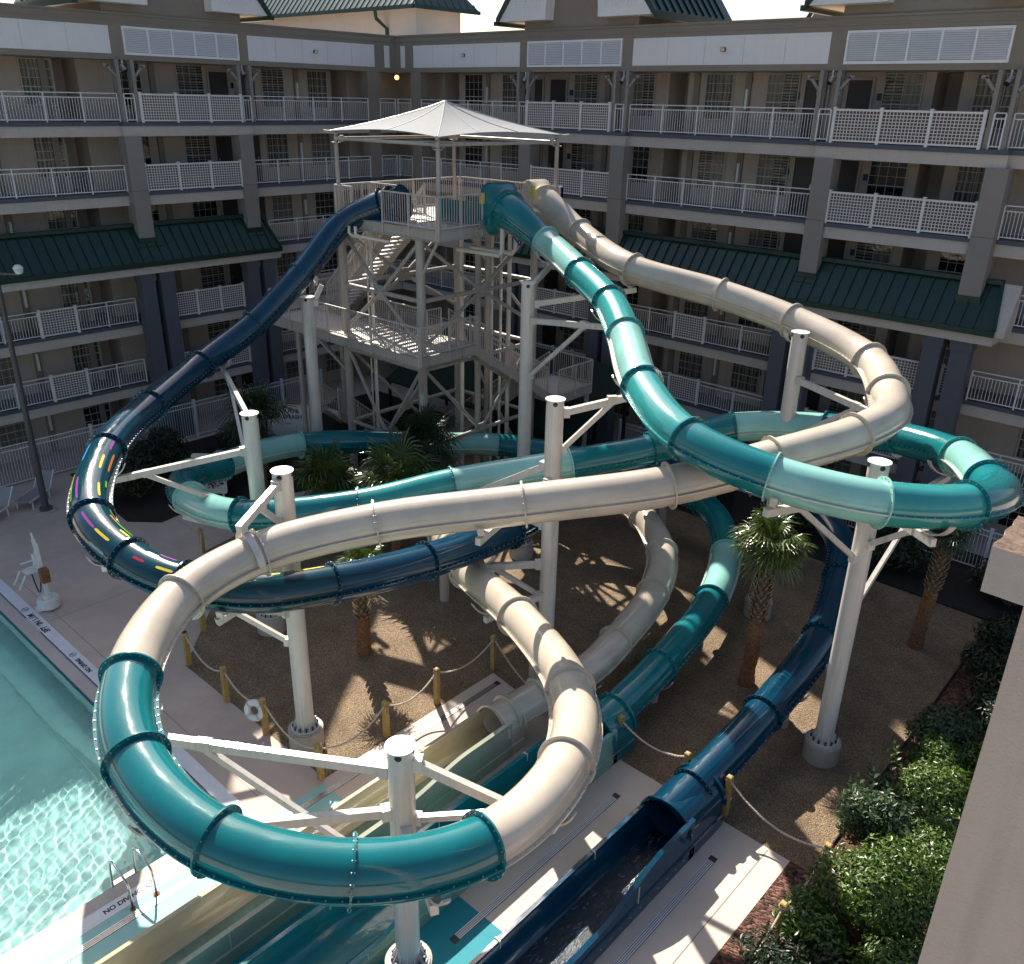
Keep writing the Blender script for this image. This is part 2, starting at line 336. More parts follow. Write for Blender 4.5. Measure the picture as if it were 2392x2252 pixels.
def text(name, s, size, m, matrix, parent, ext=.002, bold=0.):
    cu = bpy.data.curves.new(name, 'FONT'); cu.body = s; cu.size = size; cu.extrude = ext; cu.offset = bold; cu.align_x = 'CENTER'; cu.align_y = 'CENTER'
    t = bpy.data.objects.new(name, cu); COL.objects.link(t); bpy.context.view_layer.update()
    me = bpy.data.meshes.new_from_object(t.evaluated_get(bpy.context.evaluated_depsgraph_get()))
    COL.objects.unlink(t); bpy.data.objects.remove(t)
    me.transform(matrix); me.materials.clear(); me.materials.append(m); me.name = name
    o = bpy.data.objects.new(name, me); COL.objects.link(o)
    if parent: o.parent = parent; o.matrix_parent_inverse = wmat(parent).inverted()
    return o
# ------------------------------------------------------------------ camera, light, world
H = 15.23
pitch, roll = R(23.63), R(1.234)
cp, sp_, cr_, sr = math.cos(pitch), math.sin(pitch), math.cos(roll), math.sin(roll)
def toW(v):   # camera-yaw frame -> courtyard frame (X along the right wing, Y along the left wing)
    return Vector((v[0]*.7431448-v[1]*.6691306, v[0]*.6691306+v[1]*.7431448, v[2]))
fw = Vector((0, cp, -sp_)); up0 = Vector((0, sp_, cp)); rt0 = Vector((1, 0, 0))
rt = rt0*cr_+up0*sr; up = up0*cr_-rt0*sr
fw, rt, up = toW(fw), toW(rt), toW(up)
cam = bpy.data.cameras.new('camera'); co = bpy.data.objects.new('camera', cam); COL.objects.link(co)
co.matrix_world = Matrix(((rt.x, up.x, -fw.x, 0), (rt.y, up.y, -fw.y, 0), (rt.z, up.z, -fw.z, H), (0, 0, 0, 1)))
cam.sensor_fit = 'HORIZONTAL'; cam.sensor_width = 36; cam.lens = 30.705; cam.clip_start = .1; cam.clip_end = 2000
scene.camera = co
SUN_EL = R(40.6); SUN_AZ = math.atan2(-.874, .478)
sl = bpy.data.lights.new('sun', 'SUN'); sl.energy = 5.; sl.angle = R(.5); sl.color = (1, .92, .815); sl.cycles.is_caustics_light = True
so = bpy.data.objects.new('sun', sl); COL.objects.link(so)
sd = Vector((math.sin(SUN_AZ)*math.cos(SUN_EL), math.cos(SUN_AZ)*math.cos(SUN_EL), math.sin(SUN_EL)))
so.rotation_euler = sd.to_track_quat('Z', 'Y').to_euler(); so.location = (0, 0, 60)
w = bpy.data.worlds.new('World'); scene.world = w; w.use_nodes = True
nt = w.node_tree; bg = nt.nodes['Background']; sk = nt.nodes.new('ShaderNodeTexSky'); sk.sky_type = 'NISHITA'; sk.sun_disc = False
sk.sun_elevation = SUN_EL; sk.sun_rotation = SUN_AZ; sk.air_density = 1.; sk.dust_density = 2.5; sk.ozone_density = 1
nt.links.new(sk.outputs[0], bg.inputs[0]); bg.inputs[1].default_value = .082
scene.view_settings.view_transform = 'Standard'; scene.view_settings.look = 'None'; scene.view_settings.exposure = 1.04; scene.view_settings.gamma = 1
# ------------------------------------------------------------------ the hotel around the court
CX, CY = -38.87, 33.33
FL = [0, .05, 2.85, 5.65, 8.45, 11.25, 14.05]
def TL(s, d, z): return (CX-d, CY-s, z)
def TR(s, d, z): return (CX+s, CY+d, z)
hotel = empty('hotel_building', (CX, CY, 0), 'grey six-storey hotel in an L around the court, with white balcony railings and green roofs', 'building')
def hp(name, mb, m, **k): return obj(name, mb, m, hotel, **k)

def rail_mb(T, s0, s1, z, d=-.02, post=1.52, h=1.08, top2=True):
    mb = MB(); n = max(1, round((s1-s0)/post))
    for i in range(n+1):
        s = s0+(s1-s0)*i/n; mb.box(s-.025, s+.025, d-.025, d+.025, z, z+h, T=T)
    mb.box(s0, s1, d-.035, d+.035, z+h, z+h+.035, T=T)
    if top2: mb.box(s0, s1, d-.018, d+.018, z+h-.17, z+h-.135, T=T)
    mb.box(s0, s1, d-.018, d+.018, z+.07, z+.105, T=T)
    k = int((s1-s0)/.115)
    for i in range(1, k):
        s = s0+(s1-s0)*i/k; mb.box(s-.009, s+.009, d-.009, d+.009, z+.105, z+h-(.17 if top2 else 0), T=T)
    return mb
def lattice_mb(T, s0, s1, z, panels, d=-.03, h=1.12, back=True):
    mb = MB()
    for i in range(panels+1):
        s = s0+(s1-s0)*i/panels; mb.box(s-.05, s+.05, d-.05, d+.05, z-.02, z+h+.03, T=T); mb.box(s-.065, s+.065, d-.065, d+.065, z+h+.03, z+h+.06, T=T)
    for i in range(panels):
        a = s0+(s1-s0)*i/panels+.05; b = s0+(s1-s0)*(i+1)/panels-.05
        mb.box(a, b, d-.03, d+.03, z+h-.07, z+h, T=T); mb.box(a, b, d-.03, d+.03, z+.04, z+.1, T=T)
        if back: mb.box(a, b, d+.02, d+.035, z+.1, z+h-.07, mi=1, T=T)
        k = round((b-a)/.118)
        for j in range(1, k): s = a+(b-a)*j/k; mb.box(s-.013, s+.013, d-.014, d-.002, z+.1, z+h-.07, T=T)
        for j in range(1, 9): q = z+.1+(h-.17)*j/9; mb.box(a, b, d+.0, d+.012, q-.013, q+.013, T=T)
    return mb
def window(T, s0, s1, z0, z1, d, pk, rows=5, cols=4):
    mb = MB(); mb.box(s0, s1, d-.01, d+.02, z0, z1, T=T); w = hp('window', mb, PANES[pk])
    f = MB(); e = .035
    f.box(s0-e, s0, d-.045, d-.0, z0-e, z1+e, T=T); f.box(s1, s1+e, d-.045, d-.0, z0-e, z1+e, T=T)
    f.box(s0, s1, d-.045, d-.0, z1, z1+e, T=T); f.box(s0-.03, s1+.03, d-.07, d-.0, z0-e-.02, z0, T=T)
    for i in range(1, cols): s = s0+(s1-s0)*i/cols; f.box(s-.009, s+.009, d-.022, d-.01, z0, z1, T=T)
    for j in range(1, rows): q = z0+(z1-z0)*j/rows; f.box(s0, s1, d-.025, d-.012, q-(.018 if j == 2 else .009), q+(.018 if j == 2 else .009), T=T)
    obj('window_frame', f, M['fascia'], w)
def door(T, s0, s1, z, d, sign):
    mb = MB(); mb.box(s0, s1, d-.02, d+.02, z, z+2.1, T=T); w = hp('door', mb, M['door'])
    f = MB()
    for a, b in ((s0-.09, s0), (s1, s1+.09)): f.box(a, b, d-.07, d, z, z+2.19, T=T)
    f.box(s0, s1, d-.07, d, z+2.1, z+2.19, T=T); obj('door_frame', f, M['doorframe'], w)
    h = MB(); hs = s0+.12 if sign > 0 else s1-.12; h.box(hs-.03, hs+.03, d-.05, d-.02, z+.95, z+1.15, T=T); h.box(hs-.02, hs+.1, d-.08, d-.055, z+1.02, z+1.05, T=T)
    obj('handle', h, M['chrome'], w)
    p = MB(); q = s1+.32 if sign > 0 else s0-.32; p.box(q-.1, q+.1, d-.035, d, z+1.42, z+1.66, T=T); p2 = hp('room_sign', p, M['navysign'])

WD = 1.72      # depth of the rear wall
rnd = random.Random(3)
def wing(T, smax, side):
    gaps = [(1.95, 3.0), (15.95, 16.9), (27.0, 27.9)]
    gaps = [g_ for g_ in gaps if g_[0] < smax]
    # rear wall, one storey high pieces share one mesh; recesses stay open to a deeper wall
    wl = MB(); a = -1.95 if side == 'R' else -1.72
    for g0, g1 in gaps+[(smax, smax)]:
        wl.box(a, g0, WD, WD+.25, 0, 16.5, T=T)
        if g1 > g0:
            wl.box(g0-.12, g0, WD+.25, WD+1.3, 0, 16.5, T=T); wl.box(g1, g1+.12, WD+.25, WD+1.3, 0, 16.5, T=T)
            wl.box(g0, g1, WD+1.3, WD+1.5, 0, 16.5, T=T)
        a = g1
    hp('wall', wl, M['stucco'])
    # shallow pilasters and grey duct strips on the rear wall
    pl = MB()
    for s in (5.15, 19.75, 12.7, 17.35):
        if s < smax: pl.box(s-.13, s+.13, WD-.1, WD+.0, 0, 16.4, T=T)
    hp('pilaster', pl, M['stucco_dark'])
    segs = [(0, 9.1, 0.), (9.1, 15.25, -.28), (15.25, 23.85, 0.), (23.85, 30.4, -.28), (30.4, 60, 0.)]
    for f in range(2, 7):
        z = FL[f]
        sb = MB(); bb = MB(); fb = MB()
        sb.box(.3 if side == 'L' else -3.2, smax, .06, WD+1.3, z-.2, z-.012, T=T)
        for s0, s1, o in segs:
            s1 = min(s1, smax)
            if s0 >= smax or (f in (4,) and s0 > 8.9 and side == 'L' and False): continue
            a0 = s0 if s0 > 0 else (0 if side == 'R' else 0)
            bb.box(a0, s1, o-.06, .08, z-.15, z, T=T)
            fb.box(a0 if a0 else .02, s1-.002, o+.0, .1, z-.56, z-.152, T=T)
        hp('floor_slab', sb, M['walk']); hp('slab_edge', bb, M['band']); hp('fascia_beam', fb, M['fascia'])
    # roof slab, soffit, parapet
    rf = MB(); rf.box(.31 if side == 'L' else -14, smax, .31, 14, 17.4, 17.6, T=T); hp('roof_deck', rf, M['coping'])
    so_ = MB(); so_.box(.31 if side == 'L' else -3.2, smax, .31, WD+1.5, 16.42, 16.55, T=T); hp('soffit', so_, M['ceil'])
    pw = MB(); pw.box(0 if side == 'R' else .0, smax, 0, .3, 16.42, 18.08, T=T)
    hp('parapet', pw, M['stucco_dark'])
    tr = MB(); tr.box(-.05, smax, -.05, .34, 18.081, 18.16, T=T); tr.box(0, smax, -.03, -.001, 17.84, 17.9, T=T); tr.box(0, smax, -.02, -.001, 16.43, 16.5, T=T)
    hp('parapet_trim', tr, M['stucco_dark'])
    ends = [(.42, .76), (1.42, 8.78)] + [(15.15, 23.7)]+([(30.2, 38)] if side == 'R' else [])
    for s0, s1 in ends:
        if s0 > smax: continue
        s1 = min(s1, smax-.1)
        p = MB(); p.box(s0, s1, -.015, -.0, 16.64, 17.66, T=T); n = 5 if s1-s0 > 3 else 1
        for q in (17.585, 16.72): p.box(s0+.01, s1-.01, -.028, -.016, q-.008, q+.008, T=T)
        for i in range(1, n): q = s0+(s1-s0)*i/n; p.box(q-.006, q+.006, -.02, -.016, 16.65, 17.65, mi=1, T=T)
        hp('fascia_panel', p, [M['panelw'], M['fascia']])
        if n > 1:
            l = MB(); m_ = (s0+s1)/2; l.box(m_-.1, m_+.1, -.1, -.03, 17.1, 17.24, T=T); l.box(m_-.075, m_+.075, -.105, -.1, 17.115, 17.225, mi=1, T=T)
            hp('wall_light', l, [M['lampgrey'], M['creamwall']])
    for s0, s1 in [(9.28, 14.6)]+([(24.3, 29.7)] if smax > 28 else []):
        p = MB(); p.box(s0, s1, -.06, -.0, 16.62, 16.72, T=T); p.box(s0, s1, -.06, -.0, 17.6, 17.68, T=T)
        for i in range(6): q = s0+.035+(s1-s0-.07)*i/5; p.box(q-.035, q+.035, -.07, 0, 16.721, 17.6, T=T)
        for j in range(13):
            z = 16.74+.86*j/13
            p.add([T(s0, -.01, z+.05), T(s1, -.01, z+.05), T(s1, -.055, z), T(s0, -.055, z), T(s0, -.01, z+.062), T(s1, -.01, z+.062), T(s1, -.055, z+.012), T(s0, -.055, z+.012)],
                  [(0, 1, 2, 3), (7, 6, 5, 4), (3, 2, 6, 7), (0, 4, 5, 1)], 0)
        p.box(s0+.01, s1-.01, -.008, -.002, 16.72, 17.6, mi=1, T=T)
        hp('louver_panel', p, [M['slat'], M['lampgrey']])
    # corner pillar and tall pillars of the bays
    cpil = MB(); cpil.box(1.2, 1.95, -.04, .55, 0, 16.42, T=T); hp('pillar', cpil, M['stucco_dark'])
    pc = [9.55, 14.95]+([24.3, 30.2] if side == 'R' else [24.3])
    for s in pc:
        if s > smax: continue
        p = MB(); p.box(s-.36, s+.36, -.42, .3, 8.75, 13.49, T=T); p.box(s-.365, s+.365, -.425, .1, 11.3, 11.32, mi=1, T=T)
        hp('pillar', p, [M['pillar'], M['band']])
    # green skirt roof over the third floor
    r0, r1 = 8.6, (31.4 if side == 'R' else smax)
    g = MB(); ri = []
    def P(s, k): return T(s, .05-1.1*k, 9.85-1.45*k)
    g.add([T(r0+.35, .05, 9.85), T(r1-(.35 if side == 'R' else 0), .05, 9.85), T(r1, -1.05, 8.4), T(r0, -1.05, 8.4), T(r0+.35, .05, 9.7), T(r1-(.35 if side == 'R' else 0), .05, 9.7), T(r1, -1.05, 8.3), T(r0, -1.05, 8.3)],
          [(0, 1, 2, 3), (7, 6, 5, 4), (3, 2, 6, 7), (0, 3, 7, 4), (1, 5, 6, 2), (0, 4, 5, 1)])
    s = r0+.5
    while s < r1-.4: g.bar(T(s, -.0, 9.84), T(s, -1.06, 8.42), .03, .07); s += .46
    g.box(r0+.3, r1-.3, -.1, .12, 9.8, 9.95, T=T); g.bar(T(r0+.33, 0, 9.9), T(r0, -1.05, 8.42), .12, .06)
    if side == 'R': g.bar(T(r1-.33, 0, 9.9), T(r1, -1.05, 8.42), .12, .06)
    g.box(r0-.04, r1+.04, -1.12, -1.04, 8.22, 8.42, T=T)
    for s in pc:
        if s < smax: g.box(s-.55, s+.55, -.62, -.0, 8.8, 9.02, T=T); g.prism([(s-.42, -.5), (s+.42, -.5), (s+.42, 0), (s-.42, 0)], 9.02, 9.35, T=T)
    hp('skirt_roof', g, M['green'])
    b = MB(); b.box(r0, r1, -1.0, .05, 7.9, 8.2, T=T); hp('fascia_beam', b, M['fascia'])
    # slate double pillars of the lower floors
    pr_ = [9.2, 10.1, 14.5, 15.4]+([23.75, 24.75, 29.5, 30.45] if side == 'R' else [])
    for s in pr_:
        if s > smax: continue
        p = MB(); p.box(s-.31, s+.31, -.86, -.3, 0, 7.55, T=T); p.box(s-.36, s+.36, -.9, -.26, 7.551, 7.9, T=T); hp('pillar', p, M['pillar_low'])
    # top floor posts with knee braces
    tp = [8.9, 9.5, 14.45, 15.1]+([23.65, 24.3, 29.6, 30.15] if side == 'R' else [])
    for i, s in enumerate(tp):
        if s > smax: continue
        z = 14.05; p = MB(); o = -.16; p.box(s-.07, s+.07, o-.07, o+.07, z, 16.42, T=T)
        q = -1 if i % 2 == 0 else 1
        p.bar(T(s+q*.06, o, 15.78), T(s+q*.42, o, 16.2), .1, .1); p.bar(T(s+q*.06, o, 15.6), T(s+q*.06, o, 15.8), .1, .1); p.box(s+q*.34, s+q*.56, o-.05, o+.05, 16.16, 16.26, T=T)
        hp('balcony_post', p, M['pillar'])
        p = MB(); p.box(s-.06, s+.06, .1, .22, z, 16.42, T=T); hp('balcony_post', p, M['pillar'])
    for i in range(0, len(tp), 2):
        if tp[i] > smax: continue
        s = (tp[i]+tp[i+1])/2; p = MB()
        p.cyl(T(s, -.02, 16.42), T(s, -.02, 16.25), .05, 10); p.cyl(T(s-.05, -.1, 16.02), T(s+.02, .04, 16.22), .1, 14); p.cyl(T(s-.065, -.13, 15.99), T(s-.05, -.1, 16.02), .085, 14, mi=1)
        hp('speaker_lamp', p, [M['galv'], M['black']], smooth=True)
    # railings
    def straight(a, b_, f, **k): hp('railing', rail_mb(T, a, b_, FL[f], **k), M['rail'])
    def latt(a, b_, f, n, d=-.31): hp('lattice_panel', lattice_mb(T, a, b_, FL[f], n, d=d), [M['rail'], M['backing']])
    straight(1.98, 8.8, 6); straight(1.98, 9.15, 5); straight(1.98, 8.5, 4)
    latt(9.6, 14.35, 6, 3); latt(9.92, 14.58, 5, 3)
    straight(9.0, 9.4, 6, d=-.2); straight(14.56, 14.99, 6, d=-.2)
    e1_ = 23.5 if side == 'R' else smax
    straight(15.2, e1_, 6); straight(15.33, e1_+.4, 5)
    if side == 'R':
        latt(24.4, 29.45, 6, 3); latt(24.68, 29.8, 5, 3); straight(23.75, 24.2, 6, d=-.2); straight(29.7, 30.05, 6, d=-.2)
        straight(30.25, 36, 6); straight(30.6, 36, 5); straight(31.6, 36, 4)
    for f in (3, 2):
        straight(1.98, 8.86, f); latt(9.54, 9.76, f, 1, -.2); latt(10.45, 14.15, f, 3, -.3); latt(14.83, 15.07, f, 1, -.2)
        straight(15.75, 18.35, f); latt(18.4, 19.9, f, 1, -.03)
        straight(19.95, 23.4 if side == 'R' else smax, f)
        if side == 'R': latt(24.08, 24.42, f, 1, -.2); latt(25.1, 29.15, f, 3, -.3); latt(29.84, 30.12, f, 1, -.2); straight(30.8, 37, f)
    # gable seats: white end panels with white triangle cheeks of the skirt roof
    ch = MB(); ch.add([T(r0+.34, -.02, 9.85), T(r0-.02, -1.0, 8.45), T(r0-.02, -1.0, 8.21), T(r0-.02, -.0, 8.21), T(r0+.27, -.02, 9.85), T(r0-.09, -1.0, 8.45), T(r0-.09, -1.0, 8.21), T(r0-.09, 0, 8.21)],
                      [(0, 1, 2, 3), (7, 6, 5, 4), (0, 4, 5, 1), (1, 5, 6, 2), (2, 6, 7, 3), (3, 7, 4, 0)])
    if side == 'R':
        ch2 = MB(); ch2.add([T(r1-.34, -.02, 9.85), T(r1+.02, -1.0, 8.45), T(r1+.02, -1.0, 8.21), T(r1+.02, 0, 8.21), T(r1+.3, -.02, 9.85), T(r1+.3, -.9, 8.45), T(r1+.3, -.9, 8.21), T(r1+.3, 0, 8.21)],
               [(0, 1, 2, 3), (7, 6, 5, 4), (0, 4, 5, 1), (1, 5, 6, 2), (2, 6, 7, 3), (3, 7, 4, 0)])
    hp('roof_cheek', ch, M['fascia'])
    if side == 'R': hp('roof_cheek', ch2, M['fascia'])
    # windows and doors
    if side == 'L':
        wins = [(3.26, 4.45, 0), (5.9, 7.1, 1), (10.25, 11.5, 2), (13.25, 14.35, 3), (17.0, 18.2, 0), (20.6, 21.9, 1)]; doors = [(8.98, 9.94, -1), (7.55, 8.4, 1), (22.3, 23.2, -1)]
    else:
        wins = [(3.5, 4.75, 3), (6.16, 7.45, 2), (10.75, 12.1, 1), (14.0, 15.2, 3), (17.8, 19.05, 0), (20.6, 21.9, 2), (25.25, 26.6, 1), (28.4, 29.6, 0), (32.5, 33.7, 0), (35, 36.2, 2)]
        doors = [(9.3, 10.25, 1), (7.95, 8.8, -1), (22.2, 23.1, -1), (23.9, 24.8, 1)]
    for f in range(1, 7):
        z = FL[f]
        for s0, s1, k in wins:
            if s1 > smax: continue
            kk = k if rnd.random() < .6 else rnd.choice([0, 1, 2, 3])
            window(T, s0, s1, z+.62, z+2.3, WD-.02, kk)
        for s0, s1, k in doors:
            if s1 > smax: continue
            door(T, s0, s1, z, WD-.01, k)
        for s in (19.75, 5.15):
            if s < smax: p = MB(); p.box(s-.05, s+.05, WD-.17, WD-.1, z+1.0, z+1.75, T=T); hp('wall_sconce', p, M['panelw'])
    # gables above the parapet
    for g0 in [9.0]+([24.0] if side == 'R' else []):
        g1 = g0+6.3; c = (g0+g1)/2
        p = MB(); p.prism([(g0, 0), (g1, 0), (g1, 1), (g0, 1)], 18.1, 21.5, T=lambda s, d, z: T(s, .05+d*5, z)); hp('gable_wall', p, M['stucco_dark'])
        for q in (-1, 1):
            pts = [(c+q*4.2, 18.48), (c+q*1.45, 18.48)]+[(c+q*(1.45-.75*(1-math.cos(t))), 18.48+2.2*math.sin(t)) for t in (R(10), R(25), R(45), R(65), R(85))]+[(c+q*1.2, 22.2)]
            p = MB(); n = len(pts); vs = [T(s, -.55, z) for s, z in pts]+[T(s, .045, z) for s, z in pts]
            p.add(vs, [tuple(range(n)), tuple(range(2*n-1, n-1, -1))]+[(i, (i+1) % n, n+(i+1) % n, n+i) for i in range(n)])
            gb = hp('gable_board', p, M['panelw'])
            l = MB()
            for i in range(9): s = c+q*(1.75+.2*i); l.box(s-.012, s+.012, -.575, -.552, 18.85, 18.85+min(1.5, (3.55-(1.75+.2*i))*1.45+.05), T=T)
            for j in range(7): z = 18.87+.2*j; l.box(c+q*1.7, c+q*(3.6-.2*j/1.45), -.57, -.553, z-.012, z+.012, T=T)
            obj('gable_lattice', l, M['slat'], gb)
            r_ = MB()
            a = [(c+q*4.35, 18.42), (c+q*4.35, 18.62), (c+q*1.3, 22.6), (c+q*1.1, 22.3), (c+q*4.2, 18.5)]
            n = len(a); vs = [T(s, -.62, z) for s, z in a]+[T(s, 5.5, z) for s, z in a]
            r_.add(vs, [tuple(range(n)), tuple(range(2*n-1, n-1, -1))]+[(i, (i+1) % n, n+(i+1) % n, n+i) for i in range(n)])
            r_.box(c+q*4.3, c+q*4.5, -.6, 5.4, 18.32, 18.5, T=T)
            for k in range(10): r_.bar(T(c+q*4.36, -.2+.55*k, 18.66), T(c+q*1.32, -.2+.55*k, 22.64), .04, .06)
            hp('gable_roof', r_, M['green'])
            e = MB(); e.box(c+q*3.2, c+q*4.28, .05, 4.8, 18.49, 18.53, T=T); hp('gable_soffit', e, M['creamwall'])
wing(TL, 30, 'L'); wing(TR, 40, 'R')
# inner corner: balcony fillers and round glowing ceiling lamp
for f in (2, 3, 4, 5, 6):
    r1_ = rail_mb(TL, .12, 1.18, FL[f]); hp('railing', r1_, M['rail']); r2_ = rail_mb(TR, .12, 1.18, FL[f]); hp('railing', r2_, M['rail'])
bm = bmesh.new(); bmesh.ops.create_uvsphere(bm, u_segments=20, v_segments=12, radius=.12); me = bpy.data.meshes.new('corner_lamp'); bm.to_mesh(me); bm.free(); me.materials.append(M['globe'])
for p_ in me.polygons: p_.use_smooth = True
lo = bpy.data.objects.new('corner_lamp', me); COL.objects.link(lo); lo.location = (CX-.35, CY+.35, 16.2); lo.parent = hotel; lo.matrix_parent_inverse = hotel.matrix_basis.inverted()
al = MB(); al.box(19.72, 19.9, WD-.06, WD, 16.05, 16.25, T=TR); hp('fire_alarm', al, M['red'])
# slate gable ends further back on the roofs
for T, s0, k, r_ in ((TL, 16.9, 1, 0), (TR, 19.2, 1, 4)):
    p = MB(); q = [(s0, 17.6), (s0+5.5, 17.6), (s0+5.5, 24), (s0+4.3, 23.8)]; n = 4
    vs = [T(s, 6, z) for s, z in q]+[T(s, 9, z) for s, z in q]
    p.add(vs, [(0, 1, 2, 3), (7, 6, 5, 4)]+[(i, (i+1) % n, n+(i+1) % n, n+i) for i in range(n)]); hp('rear_gable', p, M['slate'])
    p = MB(); p.bar(T(s0-.1, 5.95, 17.6), T(s0+4.2, 5.95, 23.9), .12, .16, up=(T(0, 1, 0)[0]-T(0, 0, 0)[0], T(0, 1, 0)[1]-T(0, 0, 0)[1], 0)); hp('gable_roof', p, M['green'])
# roof block behind the corner
rb = empty('rooftop_block', (-50.97, 45.67, 17), 'pale pink roof block with striped metal roof and green downpipe, behind the inner corner', 'building')
x1, y0 = -50.97, 45.67
p = MB(); p.box(x1-26, x1, y0, y0+4.3, 12, 21.0); obj('wall', p, M['pinkwall'], rb)
p = MB(); zc = 21.0
p.add([(x1+.9, y0-.9, zc), (x1+.9, y0+5.2, zc), (x1-2, y0+2.2, zc+3.6), (x1-27, y0-.9, zc), (x1-27, y0+5.2, zc), (x1-27, y0+2.2, zc+3.6)],
      [(0, 2, 5, 3), (0, 1, 2), (1, 4, 5, 2), (3, 5, 4), (0, 3, 4, 1)])
rfo = obj('roof', p, M['greenlight'], rb)
p = MB()
for i in range(44):
    x = x1+.6-.62*i; t = max(0, min(1, (x1+.9-x)/2.9)); p.bar((x, y0-.92, zc+.03), (x, y0-.9+3.1*t, zc+3.6*t+.03), .14, .08)
obj('standing_seam', p, M['green'], rfo)
p = MB()
for i in range(9):
    y = y0-.6+.7*i; t = 1-abs(y-(y0+2.2))/3.1; p.bar((x1+.92, y, zc+.03), (x1+.9-2.9*t, y, zc+3.6*t+.04), .1, .07)
p.add([(x1+.95, y0-.95, zc+.01), (x1+.95, y0+5.25, zc+.01), (x1-1.95, y0+2.2, zc+3.62)], [(0, 1, 2)])
obj('roof_hip', p, M['green'], rb)
p = MB(); p.box(x1-27, x1+1, y0-1.06, y0-.9, zc-.22, zc+.02); p.box(x1+.9, x1+1.06, y0-1.06, y0+5.3, zc-.22, zc+.02)
p.tube([(x1-3.2, y0-.98, zc-.2), (x1-3.2, y0-.9, zc-.7), (x1-3.0, y0-.12, zc-1.3), (x1-3.0, y0-.12, 15)], .13, 8)
obj('gutter', p, M['green'], rb)
p = MB(); p.box(x1-12.3, x1-10.6, y0-.03, y0+.05, 16.6, 18.55); obj('hatch', p, M['white'], rb)
p = MB()
for k in range(5): p.box(x1-17, x1-15.8, y0-.03, y0+.02, 17.5+.32*k, 17.65+.32*k)
obj('vent', p, M['shadow'], rb)
# ------------------------------------------------------------------ ground
def sheet(name, polys, z, m, kind='structure', parent=None):
    mb = MB()
    for poly in polys: mb.add([(x, y, z) for x, y in poly], [tuple(range(len(poly)))])
    o = obj(name, mb, m, parent, fixn=False)
    if kind and not parent: o['kind'] = kind
    return o
def rect(x0, x1, y0, y1): return [(x0, y0), (x1, y0), (x1, y1), (x0, y1)]
sheet('ground', [rect(-600, 600, -600, 600)], -1.7, M['soil'])
PX0, PX1, PY0, PY1 = -36., -14.97, -25., 6.8
GX, GX0 = .37, .35          # beige gutter ledge and raised kerb
sheet('pool_deck', [rect(-70, PX0-.4, -60, 60), rect(PX0-.4, 40, PY1+.72, 60), rect(PX1+.72, 40, -60, PY1+.72), rect(PX0-.4, PX1+.72, -60, PY0)], 0, M['deck'])
# joints cut into the paving
jt = MB()
for y in (13.9,): jt.box(-30, -21.2, y-.006, y+.006, .0005, .003)
for x in (-26.2,): jt.box(x-.006, x+.006, 7.6, 20, .0005, .003)
jt.box(-5.42, -5.40, 4, 14.8, .0045, .0075); jt.box(-30, -15, 7.9, 7.915, .0005, .003)
o = obj('paving_joint', jt, M['jointgrey']); o['kind'] = 'structure'
# concrete slab around the runouts, aqua and teal painted parts
slb = MB(); slb.add([(x, y, .004) for x, y in [(-14.35, 9.25), (-4.42, 9.25), (-4.42, 14.85), (-11.4, 14.9), (-14.35, 15.3)]], [(0, 1, 2, 3, 4)])
o = obj('runout_slab', slb, M['deck2'], fixn=False); o['kind'] = 'structure'
sheet('runout_pavement', [rect(-14.25, -4.42, -10, 9.25)], .004, M['deck2'])
sheet('aqua_pavement', [rect(-14.24, -12.62, 6.9, 9.22), rect(-14.24, -12.62, -8, 5.95)], .008, M['aqua'])
sheet('teal_pavement', [rect(-9.75, -7.85, -8, 9.2), rect(-12.6, -9.76, -8, 9.2)], .008, M['tealp'])
sheet('gravel_bed', [[(-21.0, 9.35), (-14.35, 9.35), (-14.35, 15.3), (-11.4, 14.9), (-4.42, 14.85), (-4.6, 28.5), (-16, 28.6), (-27.2, 28.6), (-28.2, 19), (-26.9, 13.3), (-23.2, 11.4)]], .012, M['gravel'])
sheet('mulch_bed', [rect(-4.9, 2.5, 4.0, 28.6)], .008, M['mulch'])
sheet('planting_bed', [rect(-30, 4, 28.601, 33.2), [(-37.4, 12.9), (-31.2, 12.5), (-30.2, 13.4), (-30.4, 14.4), (-28.8, 19), (-29.5, 30), (-37.4, 30)]], .008, M['soil'])  # far strip gets near-black soil instead of mulch: deep shade put into its colour
ed = MB(); ed.bar((-4.4, 9.3, .03), (-4.4, 14.85, .03), .03, .07); ed.bar((-4.4, 14.85, .03), (-4.6, 28.5, .03), .03, .07); ed.bar((-16, 28.6, .03), (-4.6, 28.5, .03), .03, .07)
o = obj('bed_edging', ed, M['black']); tag(o, 'thin black metal edging between the gravel and the bark mulch bed', 'edging')
# pool
pm = MB()
pm.add([(PX0, PY0, -1.25), (PX1, PY0, -1.25), (PX1, PY1, -1.25), (PX0, PY1, -1.25), (PX0, PY0, -.05), (PX1, PY0, -.05), (PX1, PY1, -.05), (PX0, PY1, -.05)],
       [(0, 1, 2, 3), (1, 5, 6, 2), (2, 6, 7, 3), (0, 3, 7, 4), (0, 4, 5, 1)])
pm.box(PX1-.9, PX1, PY0, PY1, -1.25, -.95); pm.box(PX0, PX1-.9, PY1-1.0, PY1, -1.25, -.95)
o = obj('pool_basin', pm, M['poolwall'], fixn=False); o['kind'] = 'structure'
gt = MB()
def ring(mb, a, b, z0, z1):   # band outside the water edge between offsets a and b
    mb.box(PX1+a, PX1+b, PY0, PY1+b, z0, z1); mb.box(PX0, PX1+a, PY1+a, PY1+b, z0, z1)
ring(gt, 0, GX, -.3, -.045); o = obj('gutter_ledge', gt, M['coping']); o['kind'] = 'structure'
